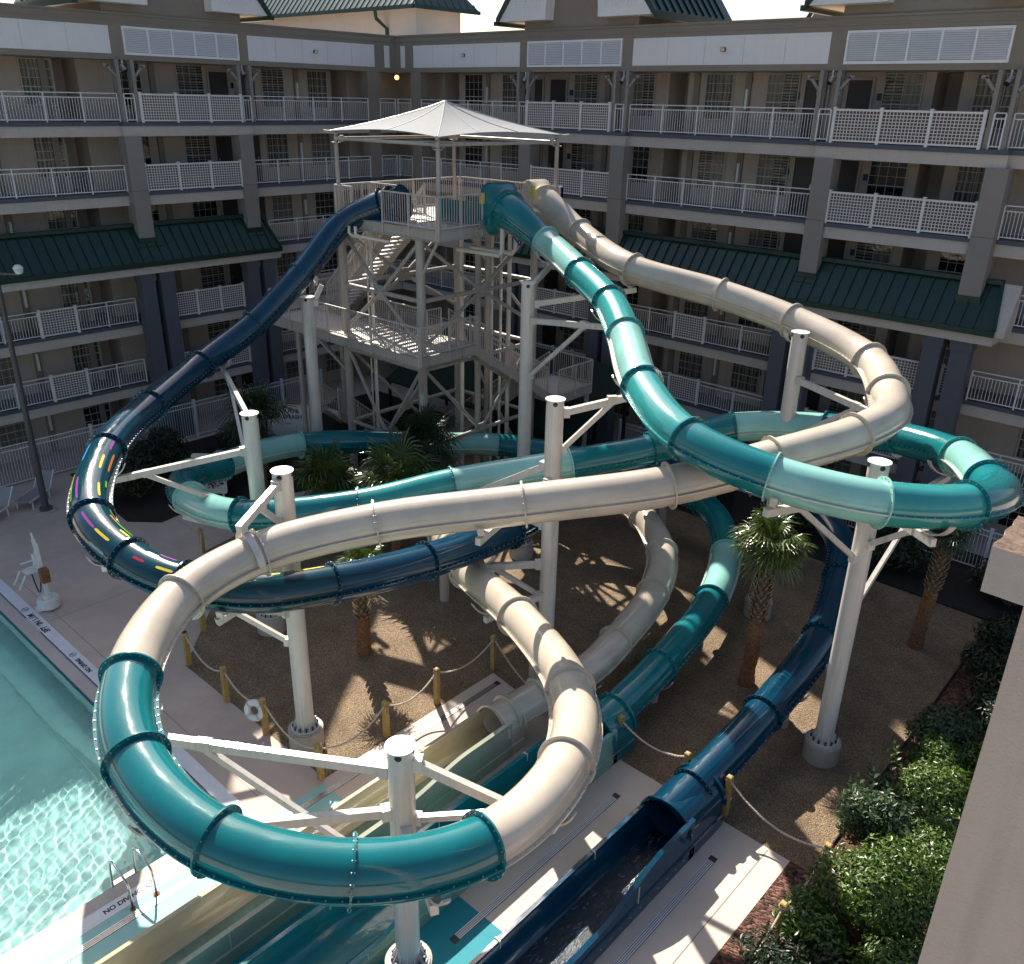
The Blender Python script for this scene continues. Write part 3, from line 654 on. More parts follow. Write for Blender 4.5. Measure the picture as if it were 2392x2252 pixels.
gt = MB(); ring(gt, GX+.012, .725, -.3, .012); o = obj('pool_kerb', gt, M['kerbw']); o['kind'] = 'structure'
gt = MB(); ring(gt, GX, GX+.012, -.06, .0); ring(gt, -.012, 0, -.14, -.046); o = obj('waterline_tiles', gt, M['tile']); o['kind'] = 'structure'
rw = random.Random(4); WV = []
for _ in range(18):
    k = rw.uniform(18, 50); WV.append((rw.uniform(-.75, .75)+1.1, k, (.62/k**2)*(1 if k < 34 else .6), rw.uniform(0, 6.28)))
wt = MB(); nx, ny = 300, 340; x0, x1, y0, y1 = -25.5, PX1-.012, -1.5, PY1-.012
for (a0, a1, b0, b1, nx, ny) in ((x0, x1, y0, y1, 400, 320),):
    vs = []
    for j in range(ny+1):
        for i in range(nx+1):
            x = a0+(a1-a0)*i/nx; y = b0+(b1-b0)*j/ny; vs.append((x, y, -.13+sum(am*math.sin(k*(x*math.cos(a)+y*math.sin(a))+ph) for a, k, am, ph in WV)))
    wt.add(vs, [(j*(nx+1)+i, j*(nx+1)+i+1, (j+1)*(nx+1)+i+1, (j+1)*(nx+1)+i) for j in range(ny) for i in range(nx)])
wt.add([(PX0, PY0, -.13), (x0, PY0, -.13), (x0, y1, -.13), (PX0, y1, -.13)], [(0, 1, 2, 3)])
wt.add([(x0, PY0, -.13), (x1, PY0, -.13), (x1, y0, -.13), (x0, y0, -.13)], [(0, 1, 2, 3)])
o = obj('water', wt, M['water'], smooth='all', fixn=False); o['kind'] = 'structure'; o.cycles.is_caustics_caster = True
bo = bpy.data.objects['pool_basin']; bo.cycles.is_caustics_receiver = True
bo.data.polygons.foreach_set('use_smooth', [True]*len(bo.data.polygons))
# writing on the kerb
def TM(origin, xdir, ydir):
    x = Vector(xdir).normalized(); y = Vector(ydir).normalized(); z = x.cross(y)
    return Matrix(((x.x, y.x, z.x, origin[0]), (x.y, y.y, z.y, origin[1]), (x.z, y.z, z.z, origin[2]), (0, 0, 0, 1)))
def nodive(mb, c, u, v, r):
    c = Vector(c); u = Vector(u); v = Vector(v)
    pts = [c+(u*math.cos(2*PI*i/20)+v*math.sin(2*PI*i/20))*r for i in range(20)]; mb.tube(pts, r*.1, 4, closed=True)
    mb.bar(c-(u+v)*r*.7, c+(u+v)*r*.7, r*.16, .002); mb.bar(c-u*r*.6, c+u*r*.5, r*.14, .002); mb.bar(c+u*r*.3+v*r*.3, c+u*r*.6, r*.14, .002)
mk = empty('depth_marking', (-26.4, 7.35, .02), 'black 3FT 6IN 1.1M lettering with no-diving sign on the kerb near the pool lift', 'marking')
text('lettering', '3FT 6IN 1.1M', .25, M['black'], TM((-26.3, 7.33, .014), (-1, 0, 0), (0, -1, 0)), mk, .001, .012)
d = MB(); nodive(d, (-27.4, 7.33, .014), (-1, 0, 0), (0, -1, 0), .1); obj('no_diving_symbol', d, M['black'], mk)
mk = empty('depth_marking', (-23.2, 7.35, .02), 'small black NO DIVING lettering on the white kerb, midway along the shaded pool edge', 'marking')
text('lettering', 'NO DIVING', .17, M['black'], TM((-23.1, 7.33, .014), (-1, 0, 0), (0, -1, 0)), mk, .001, .01)
d = MB(); nodive(d, (-23.85, 7.33, .014), (-1, 0, 0), (0, -1, 0), .09); obj('no_diving_symbol', d, M['black'], mk)
mk = empty('depth_marking', (-20.6, 7.35, .02), 'black 4FT 1.2M lettering with no-diving sign on the kerb beside the teal loop', 'marking')
text('lettering', '4FT 1.2M', .25, M['black'], TM((-20.35, 7.33, .014), (-1, 0, 0), (0, -1, 0)), mk, .001, .012)
d = MB(); nodive(d, (-21.1, 7.33, .014), (-1, 0, 0), (0, -1, 0), .1); obj('no_diving_symbol', d, M['black'], mk)
mk = empty('depth_marking', (-14.43, 4.7, .02), 'black NO DIVING lettering with octagon sign on the kerb between the steel ladder rails', 'marking')
text('lettering', 'NO DIVING', .155, M['black'], TM((-14.42, 4.38, .014), (0, 1, 0), (-1, 0, 0)), mk, .001, .006)
d = MB(); nodive(d, (-14.44, 4.97, .014), (0, 1, 0), (-1, 0, 0), .09); obj('no_diving_symbol', d, M['black'], mk)
for nm, x, a, b in (('3FT 6IN 1.1M', -26.35, 0, 0), ('4FT 1.2M', -20.5, 0, 0)):
    mk = empty('kerb_face_marking', (x, 7.16, -.02), 'tiny white-backed depth lettering %s on the blue tile face below the kerb' % nm, 'marking')
    p = MB(); p.box(x-.55, x+.55, PY1+GX-.004, PY1+GX-.001, -.043, .008); obj('plate', p, M['kerbw'], mk)
# trench drains
def drain(x, y0, y1, label, lightm):
    r = empty('trench_drain', (x, (y0+y1)/2, 0), label, 'drain')
    p = MB(); p.box(x-.085, x+.085, y0, y1, .009, .011); obj('channel', p, M['black'], r)
    p = MB()
    for k in range(4): p.box(x-.08+.042*k, x-.053+.042*k, y0+.15, y1-.15, .0115, .016)
    obj('grate', p, lightm, r)
drain(-13.93, -6, 15.1, 'long slotted drain with dark grate beside the pool kerb and the beige flume', M['galv'])
drain(-8.85, 8.35, 13.87, 'white slotted trench drain between the teal flume and the navy flume', M['rail'])
drain(-6.17, 2, 13.8, 'white slotted trench drain on the sunlit slab right of the navy flume', M['rail'])

# ------------------------------------------------------------------ rope posts and ropes
PO = [(-26.92, 13.27, .95), (-22.24, 10.64, .95), (-20.98, 9.45, 1.12), (-18.7, 9.31, 1.12), (-16.77, 9.29, 1.12), (-14.41, 9.29, 1.05), (-14.44, 11.38, 1.12), (-14.49, 13.22, 1.15), (-14.48, 15.45, 1.15),
      (-9.71, 15.07, 1.15), (-7.79, 15.1, 1.12), (-6.65, 15.06, 1.15), (-4.18, 14.86, 1.0), (-4.14, 12.7, 1.15), (-27.16, 19.57, .95)]
PLAB = ['short wooden rope post in shade beyond the left aqua loop', 'wooden rope post standing left of the concrete footing under the navy loop', 'wooden rope post with black cap at the gravel corner nearest the pool', 'wooden rope post between the gravel corner post and the lifebuoy',
        'wooden rope post that carries the white lifebuoy', 'wooden rope post at the slab corner beside the near left concrete footing', 'wooden rope post at the sunlit gravel edge, first up the slab from the corner', 'wooden rope post halfway up the slab edge under the beige loop',
        'farthest wooden rope post along the left slab edge, where the ropes meet', 'wooden rope post beside the teal exit tube', 'greenish wooden rope post just left of the navy exit tube', 'thick wooden rope post just right of the navy exit flume',
        'wooden rope post half hidden by the big sunlit shrub', 'wooden rope post at the mulch edge in the lower right, ropes tied on both sides', 'lone wooden post far back behind the palm crowns']
pp = None
for i, ((x, y, h), lb) in enumerate(zip(PO, PLAB)):
    p = MB(); c = .01
    p.box(x-.066, x+.066, y-.066, y+.066, 0, h); p.add([(x-.066, y-.066, h), (x+.066, y-.066, h), (x+.066, y+.066, h), (x-.066, y+.066, h), (x-.04, y-.04, h+.02), (x+.04, y-.04, h+.02), (x+.04, y+.04, h+.02), (x-.04, y+.04, h+.02)],
          [(0, 1, 5, 4), (1, 2, 6, 5), (2, 3, 7, 6), (3, 0, 4, 7), (4, 5, 6, 7)], mi=1 if i == 2 else 0)
    o = obj('rope_post', p, [M['wood'], M['black']]); tag(o, lb, 'post', 'wooden posts of the rope fence')
def rope(a, b, sag, lb, za=None, zb=None):
    A_ = Vector((PO[a][0], PO[a][1], PO[a][2]-.1)); B_ = Vector((PO[b][0], PO[b][1], PO[b][2]-.1)); pts = []
    n = 60; pts1 = []; L_ = (B_-A_).length
    for i in range(n+1):
        t = i/n; q = A_.lerp(B_, t); q.z -= sag*4*t*(1-t); pts.append(q)
    mb = MB(); u = (B_-A_).normalized(); s_ = u.cross(Vector((0, 0, 1)))
    for k in range(2):
        tw = []
        for i in range(n*2+1):
            t = i/(n*2); q = A_.lerp(B_, t); q.z -= sag*4*t*(1-t); a_ = t*L_*2*PI/.16+k*PI; tw.append(q+s_*math.cos(a_)*.011+Vector((0, 0, 1))*math.sin(a_)*.011)
        mb.tube(tw, .018, 5)
    for e, c in ((A_, 1), (B_, -1)):
        mb.tube([e+Vector((math.cos(t)*.085, math.sin(t)*.085, .01*t-.02)) for t in [j*.5 for j in range(14)]], .013, 5)
        mb.tube([e+Vector((.09, 0, 0)), e+Vector((.1, .02, -.12)), e+Vector((.08, 0, -.24))], .012, 5)
    o = obj('rope', mb, M['rope'], smooth=True); tag(o, lb, 'rope', 'ropes strung between the wooden posts')
rope(0, 1, .45, 'shaded rope below the left aqua loop'); rope(2, 3, .4, 'rope from the gravel corner post to the next post')
rope(3, 4, .35, 'rope running down to the lifebuoy post'); rope(4, 5, .45, 'rope from the lifebuoy post past the near left footing')
rope(5, 6, .4, 'bright rope over the sunlit gravel at the slab corner'); rope(6, 7, .35, 'rope over the shaded gravel up the left slab edge'); rope(7, 8, .35, 'rope rising to the farthest post of the slab edge')
rope(8, 9, 1.0, 'long low rope passing behind the beige loop'); rope(9, 10, .3, 'rope between the teal exit tube and the navy exit tube'); rope(10, 11, .12, 'short rope crossing over the navy exit tube')
rope(11, 12, .42, 'rope sagging over the gravel toward the big shrub'); rope(12, 13, .25, 'rope along the mulch edge at the slab corner')
o2 = MB(); a = Vector((-4.14, 12.7, 1.05)); b = Vector((-4.3, 9.3, .8))
o2.tube([a.lerp(b, i/24)-Vector((0, 0, .55*4*(i/24)*(1-i/24))) for i in range(25)], .022, 6); o = obj('rope', o2, M['rope'], smooth=True); tag(o, 'rope leaving the lower right post toward the bottom of the picture', 'rope', 'ropes strung between the wooden posts')
# lifebuoy
lb_ = empty('lifebuoy', (-16.9, 9.2, .9), 'white ring lifebuoy hanging on the rope post beside the column footing', 'lifebuoy')
t = MB(); cc = Vector((-16.98, 9.16, .72)); nrm = Vector((.45, -.85, .25)).normalized(); u = nrm.cross(Vector((0, 0, 1))).normalized(); v = u.cross(nrm)
t.tube([cc+(u*math.cos(2*PI*i/36)+v*math.sin(2*PI*i/36))*.205 for i in range(36)], .09, 12, closed=True); obj('ring', t, M['white'], lb_, smooth='all')
t = MB()
for k in range(4):
    a = PI/4+k*PI/2; q = cc+(u*math.cos(a)+v*math.sin(a))*.205; tt = (-u*math.sin(a)+v*math.cos(a)); t.tube([q+((u*math.cos(a)+v*math.sin(a))*math.cos(b)+nrm*math.sin(b))*.097 for b in [j*2*PI/14 for j in range(14)]], .018, 4, closed=True)
obj('band', t, M['rope'], lb_)
# ------------------------------------------------------------------ water slides
AP = [(-25.08, 21.12, 11.72), (-25.41, 21.02, 11.64), (-26.47, 20.02, 11.04), (-26.8, 18.31, 9.39), (-27.12, 16.4, 7.83), (-26.84, 14.06, 6.88), (-25.06, 11.31, 6.49), (-22.66, 8.86, 6.39), (-19.77, 7.12, 6.0), (-17.93, 7.07, 5.61), (-16.43, 7.52, 5.39), (-15.23, 8.6, 5.17), (-14.7, 10.22, 4.95), (-14.35, 12.8, 4.66), (-14.49, 16.03, 4.3), (-15.16, 19.52, 3.92), (-15.19, 23.56, 3.49), (-14.44, 26.59, 3.14), (-12.86, 28.21, 2.88), (-11.17, 27.88, 2.66), (-9.99, 26.93, 2.47), (-8.78, 25.71, 2.26), (-8.16, 24.14, 2.04), (-7.35, 21.14, 1.66), (-7.16, 17.56, 1.23), (-7.22, 14.45, .84), (-7.26, 13.3, .74)]
BP = [(-22.1, 23.45, 11.79), (-21.33, 23.17, 11.70), (-19.54, 23.13, 10.88), (-16.92, 21.75, 10.33), (-14.92, 20.61, 9.92), (-13.2, 19.06, 9.53), (-11.14, 16.93, 9.06), (-8.93, 15.49, 8.67), (-6.94, 15.51, 8.39), (-5.08, 16.48, 8.11), (-3.95, 18.21, 7.85), (-3.78, 20.1, 7.6), (-4.19, 20.79, 7.49), (-5.39, 22.85, 7.18), (-7.19, 23.93, 6.9), (-9.34, 24.01, 6.61), (-11.75, 22.99, 6.27), (-13.02, 20.48, 5.91), (-14.4, 18.45, 5.61), (-16.45, 15.75, 5.2), (-17.71, 13.41, 4.89), (-20.17, 11.16, 4.51), (-22.76, 11.05, 4.21), (-24.56, 11.77, 3.99), (-25.12, 12.42, 3.89), (-25.45, 13.64, 3.73), (-26.09, 15.58, 3.51), (-26.13, 17.18, 3.34), (-25.15, 19.5, 3.08), (-23.74, 21.56, 2.84), (-22.25, 23.77, 2.6), (-20.82, 24.89, 2.44), (-18.71, 25.88, 2.23), (-16.49, 26.48, 2.03), (-14.16, 26.25, 1.83), (-12.79, 25.23, 1.69), (-11.9, 23.94, 1.55), (-10.89, 21.35, 1.32), (-10.33, 17.72, 1.02), (-10.2, 15.5, .82), (-10.2, 14.6, .74)]
CP = [(-22.8, 26.2, 11.92), (-21.95, 25.8, 11.79), (-20.04, 25.58, 10.9), (-16.49, 24.0, 10.26), (-13.58, 24.64, 9.79), (-11.12, 24.58, 9.4), (-8.31, 23.55, 8.95), (-7.14, 22.0, 8.66), (-6.66, 20.87, 8.48), (-6.86, 19.47, 8.28), (-7.86, 17.46, 7.96), (-9.14, 15.26, 7.59), (-11.35, 13.01, 7.15), (-13.59, 10.71, 6.72), (-14.75, 8.51, 6.4), (-14.63, 6.64, 6.17), (-13.28, 4.93, 5.9), (-11.48, 4.11, 5.66), (-9.34, 4.22, 5.4), (-7.7, 5.34, 5.15), (-6.86, 7.13, 4.9), (-7.31, 9.71, 4.56), (-8.86, 11.75, 4.23), (-11.92, 13.54, 3.79), (-14.82, 14.72, 3.42), (-17.58, 16.41, 3.07), (-19.07, 18.31, 2.81), (-19.25, 21.02, 2.52), (-18.1, 23.26, 2.27), (-16.42, 23.91, 2.08), (-15.08, 23.61, 1.94), (-13.33, 22.24, 1.71), (-12.26, 20.18, 1.47), (-11.72, 17.55, 1.21), (-11.6, 16.01, 1.05), (-11.95, 14.46, .89), (-12.12, 13.5, .79), (-12.18, 12.98, .75)]
RT = .45
def cr(P, i, t):
    """centripetal Catmull-Rom between P[i] and P[i+1]"""
    g = lambda k: Vector(P[k]) if 0 <= k < len(P) else (Vector(P[0])*2-Vector(P[1]) if k < 0 else Vector(P[-1])*2-Vector(P[-2]))
    p0, p1, p2, p3 = g(i-1), g(i), g(i+1), g(i+2)
    t0 = 0; t1 = (p1-p0).length**.5; t2 = t1+(p2-p1).length**.5; t3 = t2+(p3-p2).length**.5; u = t1+(t2-t1)*t
    A1 = p0*((t1-u)/(t1-t0))+p1*((u-t0)/(t1-t0)); A2 = p1*((t2-u)/(t2-t1))+p2*((u-t1)/(t2-t1)); A3 = p2*((t3-u)/(t3-t2))+p3*((u-t2)/(t3-t2))
    B1 = A1*((t2-u)/(t2-t0))+A2*((u-t0)/(t2-t0)); B2 = A2*((t3-u)/(t3-t1))+A3*((u-t1)/(t3-t1))
    return B1*((t2-u)/(t2-t1))+B2*((u-t1)/(t2-t1))
def ev(P, s):
    i = min(int(s), len(P)-2); return cr(P, i, s-i)
def tan(P, s): return (ev(P, min(s+.03, len(P)-1.0001))-ev(P, max(s-.03, 0))).normalized()
def frame(P, s):
    t = tan(P, s); a = t.cross(Vector((0, 0, 1))).normalized(); return ev(P, s), t, a, a.cross(t)
def rad(P, s):
    if s >= 2: return RT
    k = {id(AP): .565, id(BP): .63, id(CP): .56}[id(P)]; f = max(0, min(1, s-1)); f = f*f*(3-2*f)
    return k+(RT-k)*f
def ringpts(c, a, b, r, n): return [c+(a*math.cos(2*PI*k/n)+b*math.sin(2*PI*k/n))*r for k in range(n)]
NR = 36
def section(P, s0, s1, m, parent, lipm=None, dashes=None, name='tube_section'):
    n = max(3, int((ev(P, s1)-ev(P, s0)).length/.22)); mb = MB(); vs = []; dist = [0]; last = None
    for i in range(n+1):
        s = s0+(s1-s0)*i/n; c, t, a, b = frame(P, min(s, len(P)-1.0001))
        if last is not None: dist.append(dist[-1]+(c-last).length)
        last = c; vs += ringpts(c, a, b, rad(P, s), NR)
    fs = []; uv = []
    for i in range(n):
        for k in range(NR):
            fs.append((i*NR+k, i*NR+(k+1) % NR, (i+1)*NR+(k+1) % NR, (i+1)*NR+k)); uv.append([(dist[i], k/NR), (dist[i], (k+1)/NR), (dist[i+1], (k+1)/NR), (dist[i+1], k/NR)])
    mb.add(vs, fs, 0, uv)
    o = obj(name, mb, m, parent, smooth='all', fixn=False)
    # side flange lips with bolts, where upper and lower half shells are joined
    lm = MB()
    for q in (-1, 1):
        up_ = []; 
        for i in range(n+1):
            s = s0+(s1-s0)*i/n; c, t, a, b = frame(P, min(s, len(P)-1.0001)); w_ = a*q; q0 = rad(P, s)
            up_.append((c+w_*(q0-.004)+b*.014-b*.05, c+w_*(q0+.062)+b*.014-b*.05, c+w_*(q0+.062)-b*.064, c+w_*(q0-.004)-b*.064))
        vv = [p for r_ in up_ for p in r_]; ff = []
        for i in range(n):
            for k in range(4): ff.append((i*4+k, i*4+(k+1) % 4, (i+1)*4+(k+1) % 4, (i+1)*4+k))
        ff += [(0, 1, 2, 3), (n*4, n*4+3, n*4+2, n*4+1)]
        lm.add(vv, ff)
        nb = max(2, int(dist[-1]/.19))
        for j in range(nb):
            s = s0+(s1-s0)*(j+.5)/nb; c, t, a, b = frame(P, min(s, len(P)-1.0001)); p = c+a*q*(rad(P, s)+.034)-b*.036
            lm.cyl(p, p+b*.014, .014, 6, mi=1)
    obj('side_lip', lm, [lipm or m, M['galv']], o)
    if dashes:
        dm = MB()
        for (ds, ang, ln, ci) in dashes:
            c_ = ds; vv = []
            k = 8; wd = .031; ci = (1, 0, 2, 5, 1, 3, 2, 4, 0, 1, 6)[(ci*3+int(ds*29)) % 11]
            cols = []
            for i in range(k+1):
                s = s0+(s1-s0)*(ds+ln*i/k); c, t, a, b = frame(P, min(s, len(P)-1.0001))
                e_ = wd*(1 if 0 < i < k else .6)
                for g_ in (-1, 1):
                    an = R(ang)+g_*e_/RT; vv.append(c+(a*math.cos(an)+b*math.sin(an))*(RT+.003))
            dm.add(vv, [(2*i, 2*i+1, 2*i+3, 2*i+2) for i in range(k)], ci)
        obj('colour_dashes', dm, [M['orange'], M['yellow'], M['lime'], M['sky'], M['magenta'], M['red'], M['paleteal']], o)
    return o
def flange(P, s, m, parent, r=.535, th=.034):
    c, t, a, b = frame(P, min(s, len(P)-1.0001)); mb = MB(); n = 40
    q0 = rad(P, s); r = r+q0-RT
    vs = ringpts(c-t*th/2, a, b, q0-.01, n)+ringpts(c-t*th/2, a, b, r, n)+ringpts(c+t*th/2, a, b, r, n)+ringpts(c+t*th/2, a, b, q0-.01, n)
    fs = []
    for k in range(n):
        j = (k+1) % n
        for q in range(4): fs.append((q*n+k, q*n+j, ((q+1) % 4)*n+j, ((q+1) % 4)*n+k))
    mb.add(vs, fs)
    for k in range(20):
        an = 2*PI*(k+.5)/20; p = c+(a*math.cos(an)+b*math.sin(an))*(q0+.048); mb.cyl(p-t*(th/2+.012), p+t*(th/2+.012), .014, 6, mi=1)
    return obj('flange_ring', mb, [m, M['galv']], parent, smooth=True)
def slide(P, label, segs, rings, dash=None, name='water_slide'):
    root = empty(name, P[-1], label, 'water slide', 'tube slides winding down from the tower'); root.location.z = 0
    for s0, s1, key in segs:
        section(P, s0, s1, M[key], root, lipm=M['ivory'] if key == 'light' else None, dashes=(dash or {}).get(s0))
    for s, key in rings: flange(P, s, M[key], root)
    return root
rd = random.Random(11)
def mkd(n):
    out = []
    for k in range(n): out.append((rd.uniform(.04, .8), rd.choice([20, 45, 65, 85, 105, 130, 150, -15, 170]), rd.uniform(.07, .2), rd.randrange(6)))
    return out
A_d = {7: [(.3, 120, .2, 1), (.05, 130, .15, 2), (.7, 125, .2, 0), (.08, 95, .10, 0), (.10, 55, .26, 1), (.22, 150, .26, 2), (.42, 95, .3, 3), (.62, 150, .09, 0), (.6, 60, .3, 4), (.5, 35, .25, 4), (.86, 165, .1, 2), (.75, 35, .12, 1), (.3, 15, .2, 1)],
       8: [(.3, 130, .2, 0), (.7, 110, .2, 2), (.1, 150, .42, 5), (.08, 95, .17, 0), (.14, 60, .34, 1), (.3, 95, .16, 4), (.5, 60, .3, 2), (.5, 130, .36, 1), (.62, 160, .18, 3), (.8, 178, .2, 0), (.55, 20, .3, 2)],
       9: [(.05, 150, .4, 5), (.3, 60, .2, 2), (.55, 150, .2, 3), (.55, 110, .3, 1), (.7, 60, .25, 2), (.4, 95, .2, 4), (.1, 195, .2, 0)],
       10: [(.3, 175, .3, 4), (.65, 150, .2, 2), (.05, 185, .2, 1), (.0, 130, .2, 1), (.2, 60, .3, 4), (.1, 165, .2, 3), (.45, 120, .25, 2), (.5, 150, .3, 5), (.7, 190, .25, 1), (.1, 205, .3, 5), (.8, 90, .15, 0)],
       11: [(.3, 185, .2, 0), (.75, 145, .2, 1), (.1, 170, .3, 2), (.1, 95, .2, 3), (.35, 130, .14, 5), (.5, 100, .4, 2), (.62, 165, .2, 1), (.15, 205, .35, 2), (.7, 205, .25, 5)]}
SA = slide(AP, 'navy tube slide winding from the tower round the far left to a dark open flume',
           [(0, 1, 'navy'), (1, 2, 'navy'), (2, 3, 'navy'), (3, 4, 'navy'), (4, 5, 'navy'), (5, 6, 'navy'), (6, 7, 'navy'), (7, 8, 'navyteal'), (8, 9, 'navyteal'), (9, 10, 'navyteal'), (10, 11, 'navyteal'), (11, 12, 'navyteal'), (12, 13, 'navy'), (13, 14, 'navy'), (14, 16, 'navy'), (16, 18, 'navy'), (18, 20, 'navy'), (20, 22, 'navy'), (22, 23, 'navy'), (23, 24, 'navy'), (24, 26, 'navy')],
           [(s, 'navy') for s in (0, 1, 2, 3, 4, 5, 6, 7, 8, 9, 10, 12, 13, 14, 16, 18, 20, 22, 23, 24, 25)], A_d)
SB = slide(BP, 'teal and aqua tube slide with a wide right loop and a small left loop',
           [(1, 2, 'teal'), (2, 3, 'light'), (3, 4, 'mid'), (4, 5, 'mid'), (5, 6, 'light'), (6, 7, 'mid'), (7, 8, 'teal'), (8, 9, 'light'), (9, 10, 'mid'), (10, 12, 'teal'), (12, 13, 'light'), (13, 14, 'teal'), (14, 15, 'teal'), (15, 16, 'light'), (16, 17, 'teal'), (17, 18, 'teal'), (18, 19, 'light'), (19, 20, 'mid'), (20, 21, 'teal'), (21, 22, 'light'), (22, 24, 'teal'), (24, 25, 'teal'), (25, 27, 'light'), (27, 28, 'teal'), (28, 29, 'teal'), (29, 30, 'light'), (30, 32, 'teal'), (32, 34, 'teal'), (34, 36, 'teal'), (36, 37, 'light'), (37, 38, 'teal'), (38, 40, 'teal')],
           [(1, 'teal'), (2, 'light'), (3, 'teal'), (4, 'teal'), (5, 'mid'), (6, 'teal'), (7, 'teal'), (8, 'light'), (9, 'light'), (10, 'teal'), (12, 'teal'), (13, 'mid'), (14, 'teal'), (15, 'teal'), (16, 'teal'), (17, 'teal'), (18, 'light'), (19, 'teal'), (20, 'teal'), (21, 'teal'), (22, 'light'), (24, 'teal'), (25, 'teal'), (27, 'light'), (28, 'teal'), (29, 'teal'), (30, 'light'), (32, 'teal'), (34, 'teal'), (36, 'light'), (37, 'teal'), (38, 'teal'), (39, 'teal')])
SC = slide(CP, 'beige tube slide with four glossy teal lengths in its big front loop',
           [(1, 2, 'beige'), (2, 3, 'beige'), (3, 4, 'beige'), (4, 5, 'beige'), (5, 6, 'beige'), (6, 7, 'beige'), (7, 9, 'beige'), (9, 10, 'beige'), (10, 11, 'beige'), (11, 12, 'beige'), (12, 13, 'beige'), (13, 14, 'beige'), (14, 15, 'beige'), (15, 16, 'beige'), (16, 17, 'deep'), (17, 18, 'deep'), (18, 19, 'deep'), (19, 20, 'deep'), (20, 21, 'beige'), (21, 22, 'beige'), (22, 23, 'beige'), (23, 24, 'beige'), (24, 26, 'beige'), (26, 28, 'beige'), (28, 30, 'beige'), (30, 31, 'beige'), (31, 32, 'beige'), (32, 33, 'beige'), (33, 35, 'beige'), (35, 36, 'beige'), (36, 37, 'beige')],
           [(s, 'beige') for s in (1, 2, 3, 4, 5, 6, 7, 9, 10, 11, 12, 13, 14, 15)]+[(16, 'deep'), (17, 'deep'), (18, 'deep'), (19, 'deep'), (20, 'deep')]+[(s, 'beige') for s in (21, 22, 23, 24, 26, 28, 30, 31, 32, 33, 35, 36)])
# start hoods
def hood(P, m, root, k=1.):
    c, t, a, b = frame(P, 1); mb = MB(); vs = []; n = 36; st = 8
    tt = Vector((t.x, t.y, 0)).normalized()
    for i in range(st+1):
        f = i/st; cc = c-tt*(.0+.55*f)+Vector((0, 0, .02*f)); e = f*f*(3-2*f); q0 = rad(P, 1)
        for q in range(n):
            an = 2*PI*q/n; x, y = math.cos(an), math.sin(an); g = (abs(x)**5+abs(y)**5)**(-1/5); rr = q0*(1-e)+e*g*.74*k
            vs.append(cc+(a*x+Vector((0, 0, 1))*y*(1+.12*e)+b*0)*rr)
    mb.add(vs, [(i*n+k_, i*n+(k_+1) % n, (i+1)*n+(k_+1) % n, (i+1)*n+k_) for i in range(st) for k_ in range(n)])
    cc = c
    return obj('entry_hood', mb, m, root, smooth='all', fixn=False)
hood(BP, M['teal'], SB, 1.08); hood(CP, M['beige'], SC, .88)
# entry tubs on the deck
mb = MB(); c_, t_, a_, b_ = frame(AP, 0); mb.tube([c_-t_*.5, c_-t_*.1, c_], [.62, .56, .5], 28); obj('entry_plate', mb, M['navy'], SA, smooth=True)

# ------------------------------------------------------------------ open runout flumes, part of their slides
def flume(root, xc, prof, m, mi_, y1, zf=.85, hw=.5, name='flume', wm='churn', base=None):
    """prof: list of (y, z of the near lip); the near wall stands at +X"""
    mb = MB(); rows = []
    ms_ = m if isinstance(m, (list, tuple)) else [m, m, m]
    for y, zn in prof:
        pts = [(xc-hw-.13, 0), (xc-hw-.12, zf), (xc-hw-.02, zf+.015), (xc-hw, zf-.02)]
        for k in range(1, 12):
            an = PI+PI*k/12; pts.append((xc+hw*math.cos(an), max(.52+hw*math.sin(an)*.9, .05)))
        zz = max(zn, .3)
        pts += [(xc+hw, max(.52, zz-.4) if zz > .55 else zz-.04), (xc+hw, zz-.02), (xc+hw+.02, zz+.012), (xc+hw+.12, zz), (xc+hw+.13, .30), (xc+hw+.17, .29), (xc+hw+.17, 0)]
        rows.append([(x, y, z) for x, z in pts])
    n = len(rows[0]); vs = [p for r_ in rows for p in r_]
    for k in range(n-1): mb.add([], [], 0); mb.f += [[i*n+k, i*n+k+1, (i+1)*n+k+1, (i+1)*n+k] for i in range(len(rows)-1)]; mb.mi += [1 if k < 8 else (2 if k > n-5 else 0)]*(len(rows)-1); mb.uv += [[(rows[i][0][1], k/n), (rows[i][0][1], (k+1)/n), (rows[i+1][0][1], (k+1)/n), (rows[i+1][0][1], k/n)] for i in range(len(rows)-1)]
    mb.v = vs
    fl = obj(name, mb, ms_, root, smooth=True, fixn=False)
    wv = MB(); wv.box(xc-hw+.05, xc+hw-.05, prof[-1][0], prof[0][0], .10, .2); obj('water_film', wv, M[wm], fl)
    st = MB()
    ys = prof[0][0]-2.1
    while ys > prof[-1][0]:
        z_ = next((a_[1] for a_ in prof if a_[0] <= ys), prof[-1][1])
        st.box(xc-hw-.135, xc-hw+.005, ys-.015, ys+.015, zf-.06, zf+.03); st.box(xc-hw-.005, xc-hw+.006, ys-.012, ys+.012, .45, zf)
        st.box(xc+hw+.118, xc+hw+.14, ys-.012, ys+.012, 0.02, z_-.02); ys -= 2.9
    obj('joint_strip', st, M['ivory'], fl)
    bt = MB(); y = prof[0][0]-.1
    while y > prof[-1][0]: bt.cyl((xc+hw+.17, y, .2), (xc+hw+.185, y, .2), .016, 6); y -= .33
    obj('bolts', bt, M['galv'], fl)
    return fl
def S(a, b, t): t = max(0, min(1, t)); return a+(b-a)*t*t*(3-2*t)
profA = [(y, S(1.02, .52, (12.4-y)/2.3)-(.07 if y < 9.2 else 0)) for y in [13.5-.25*i for i in range(55)]]
flume(SA, -7.2, profA, M['navy'], M['navy'], 13.5)
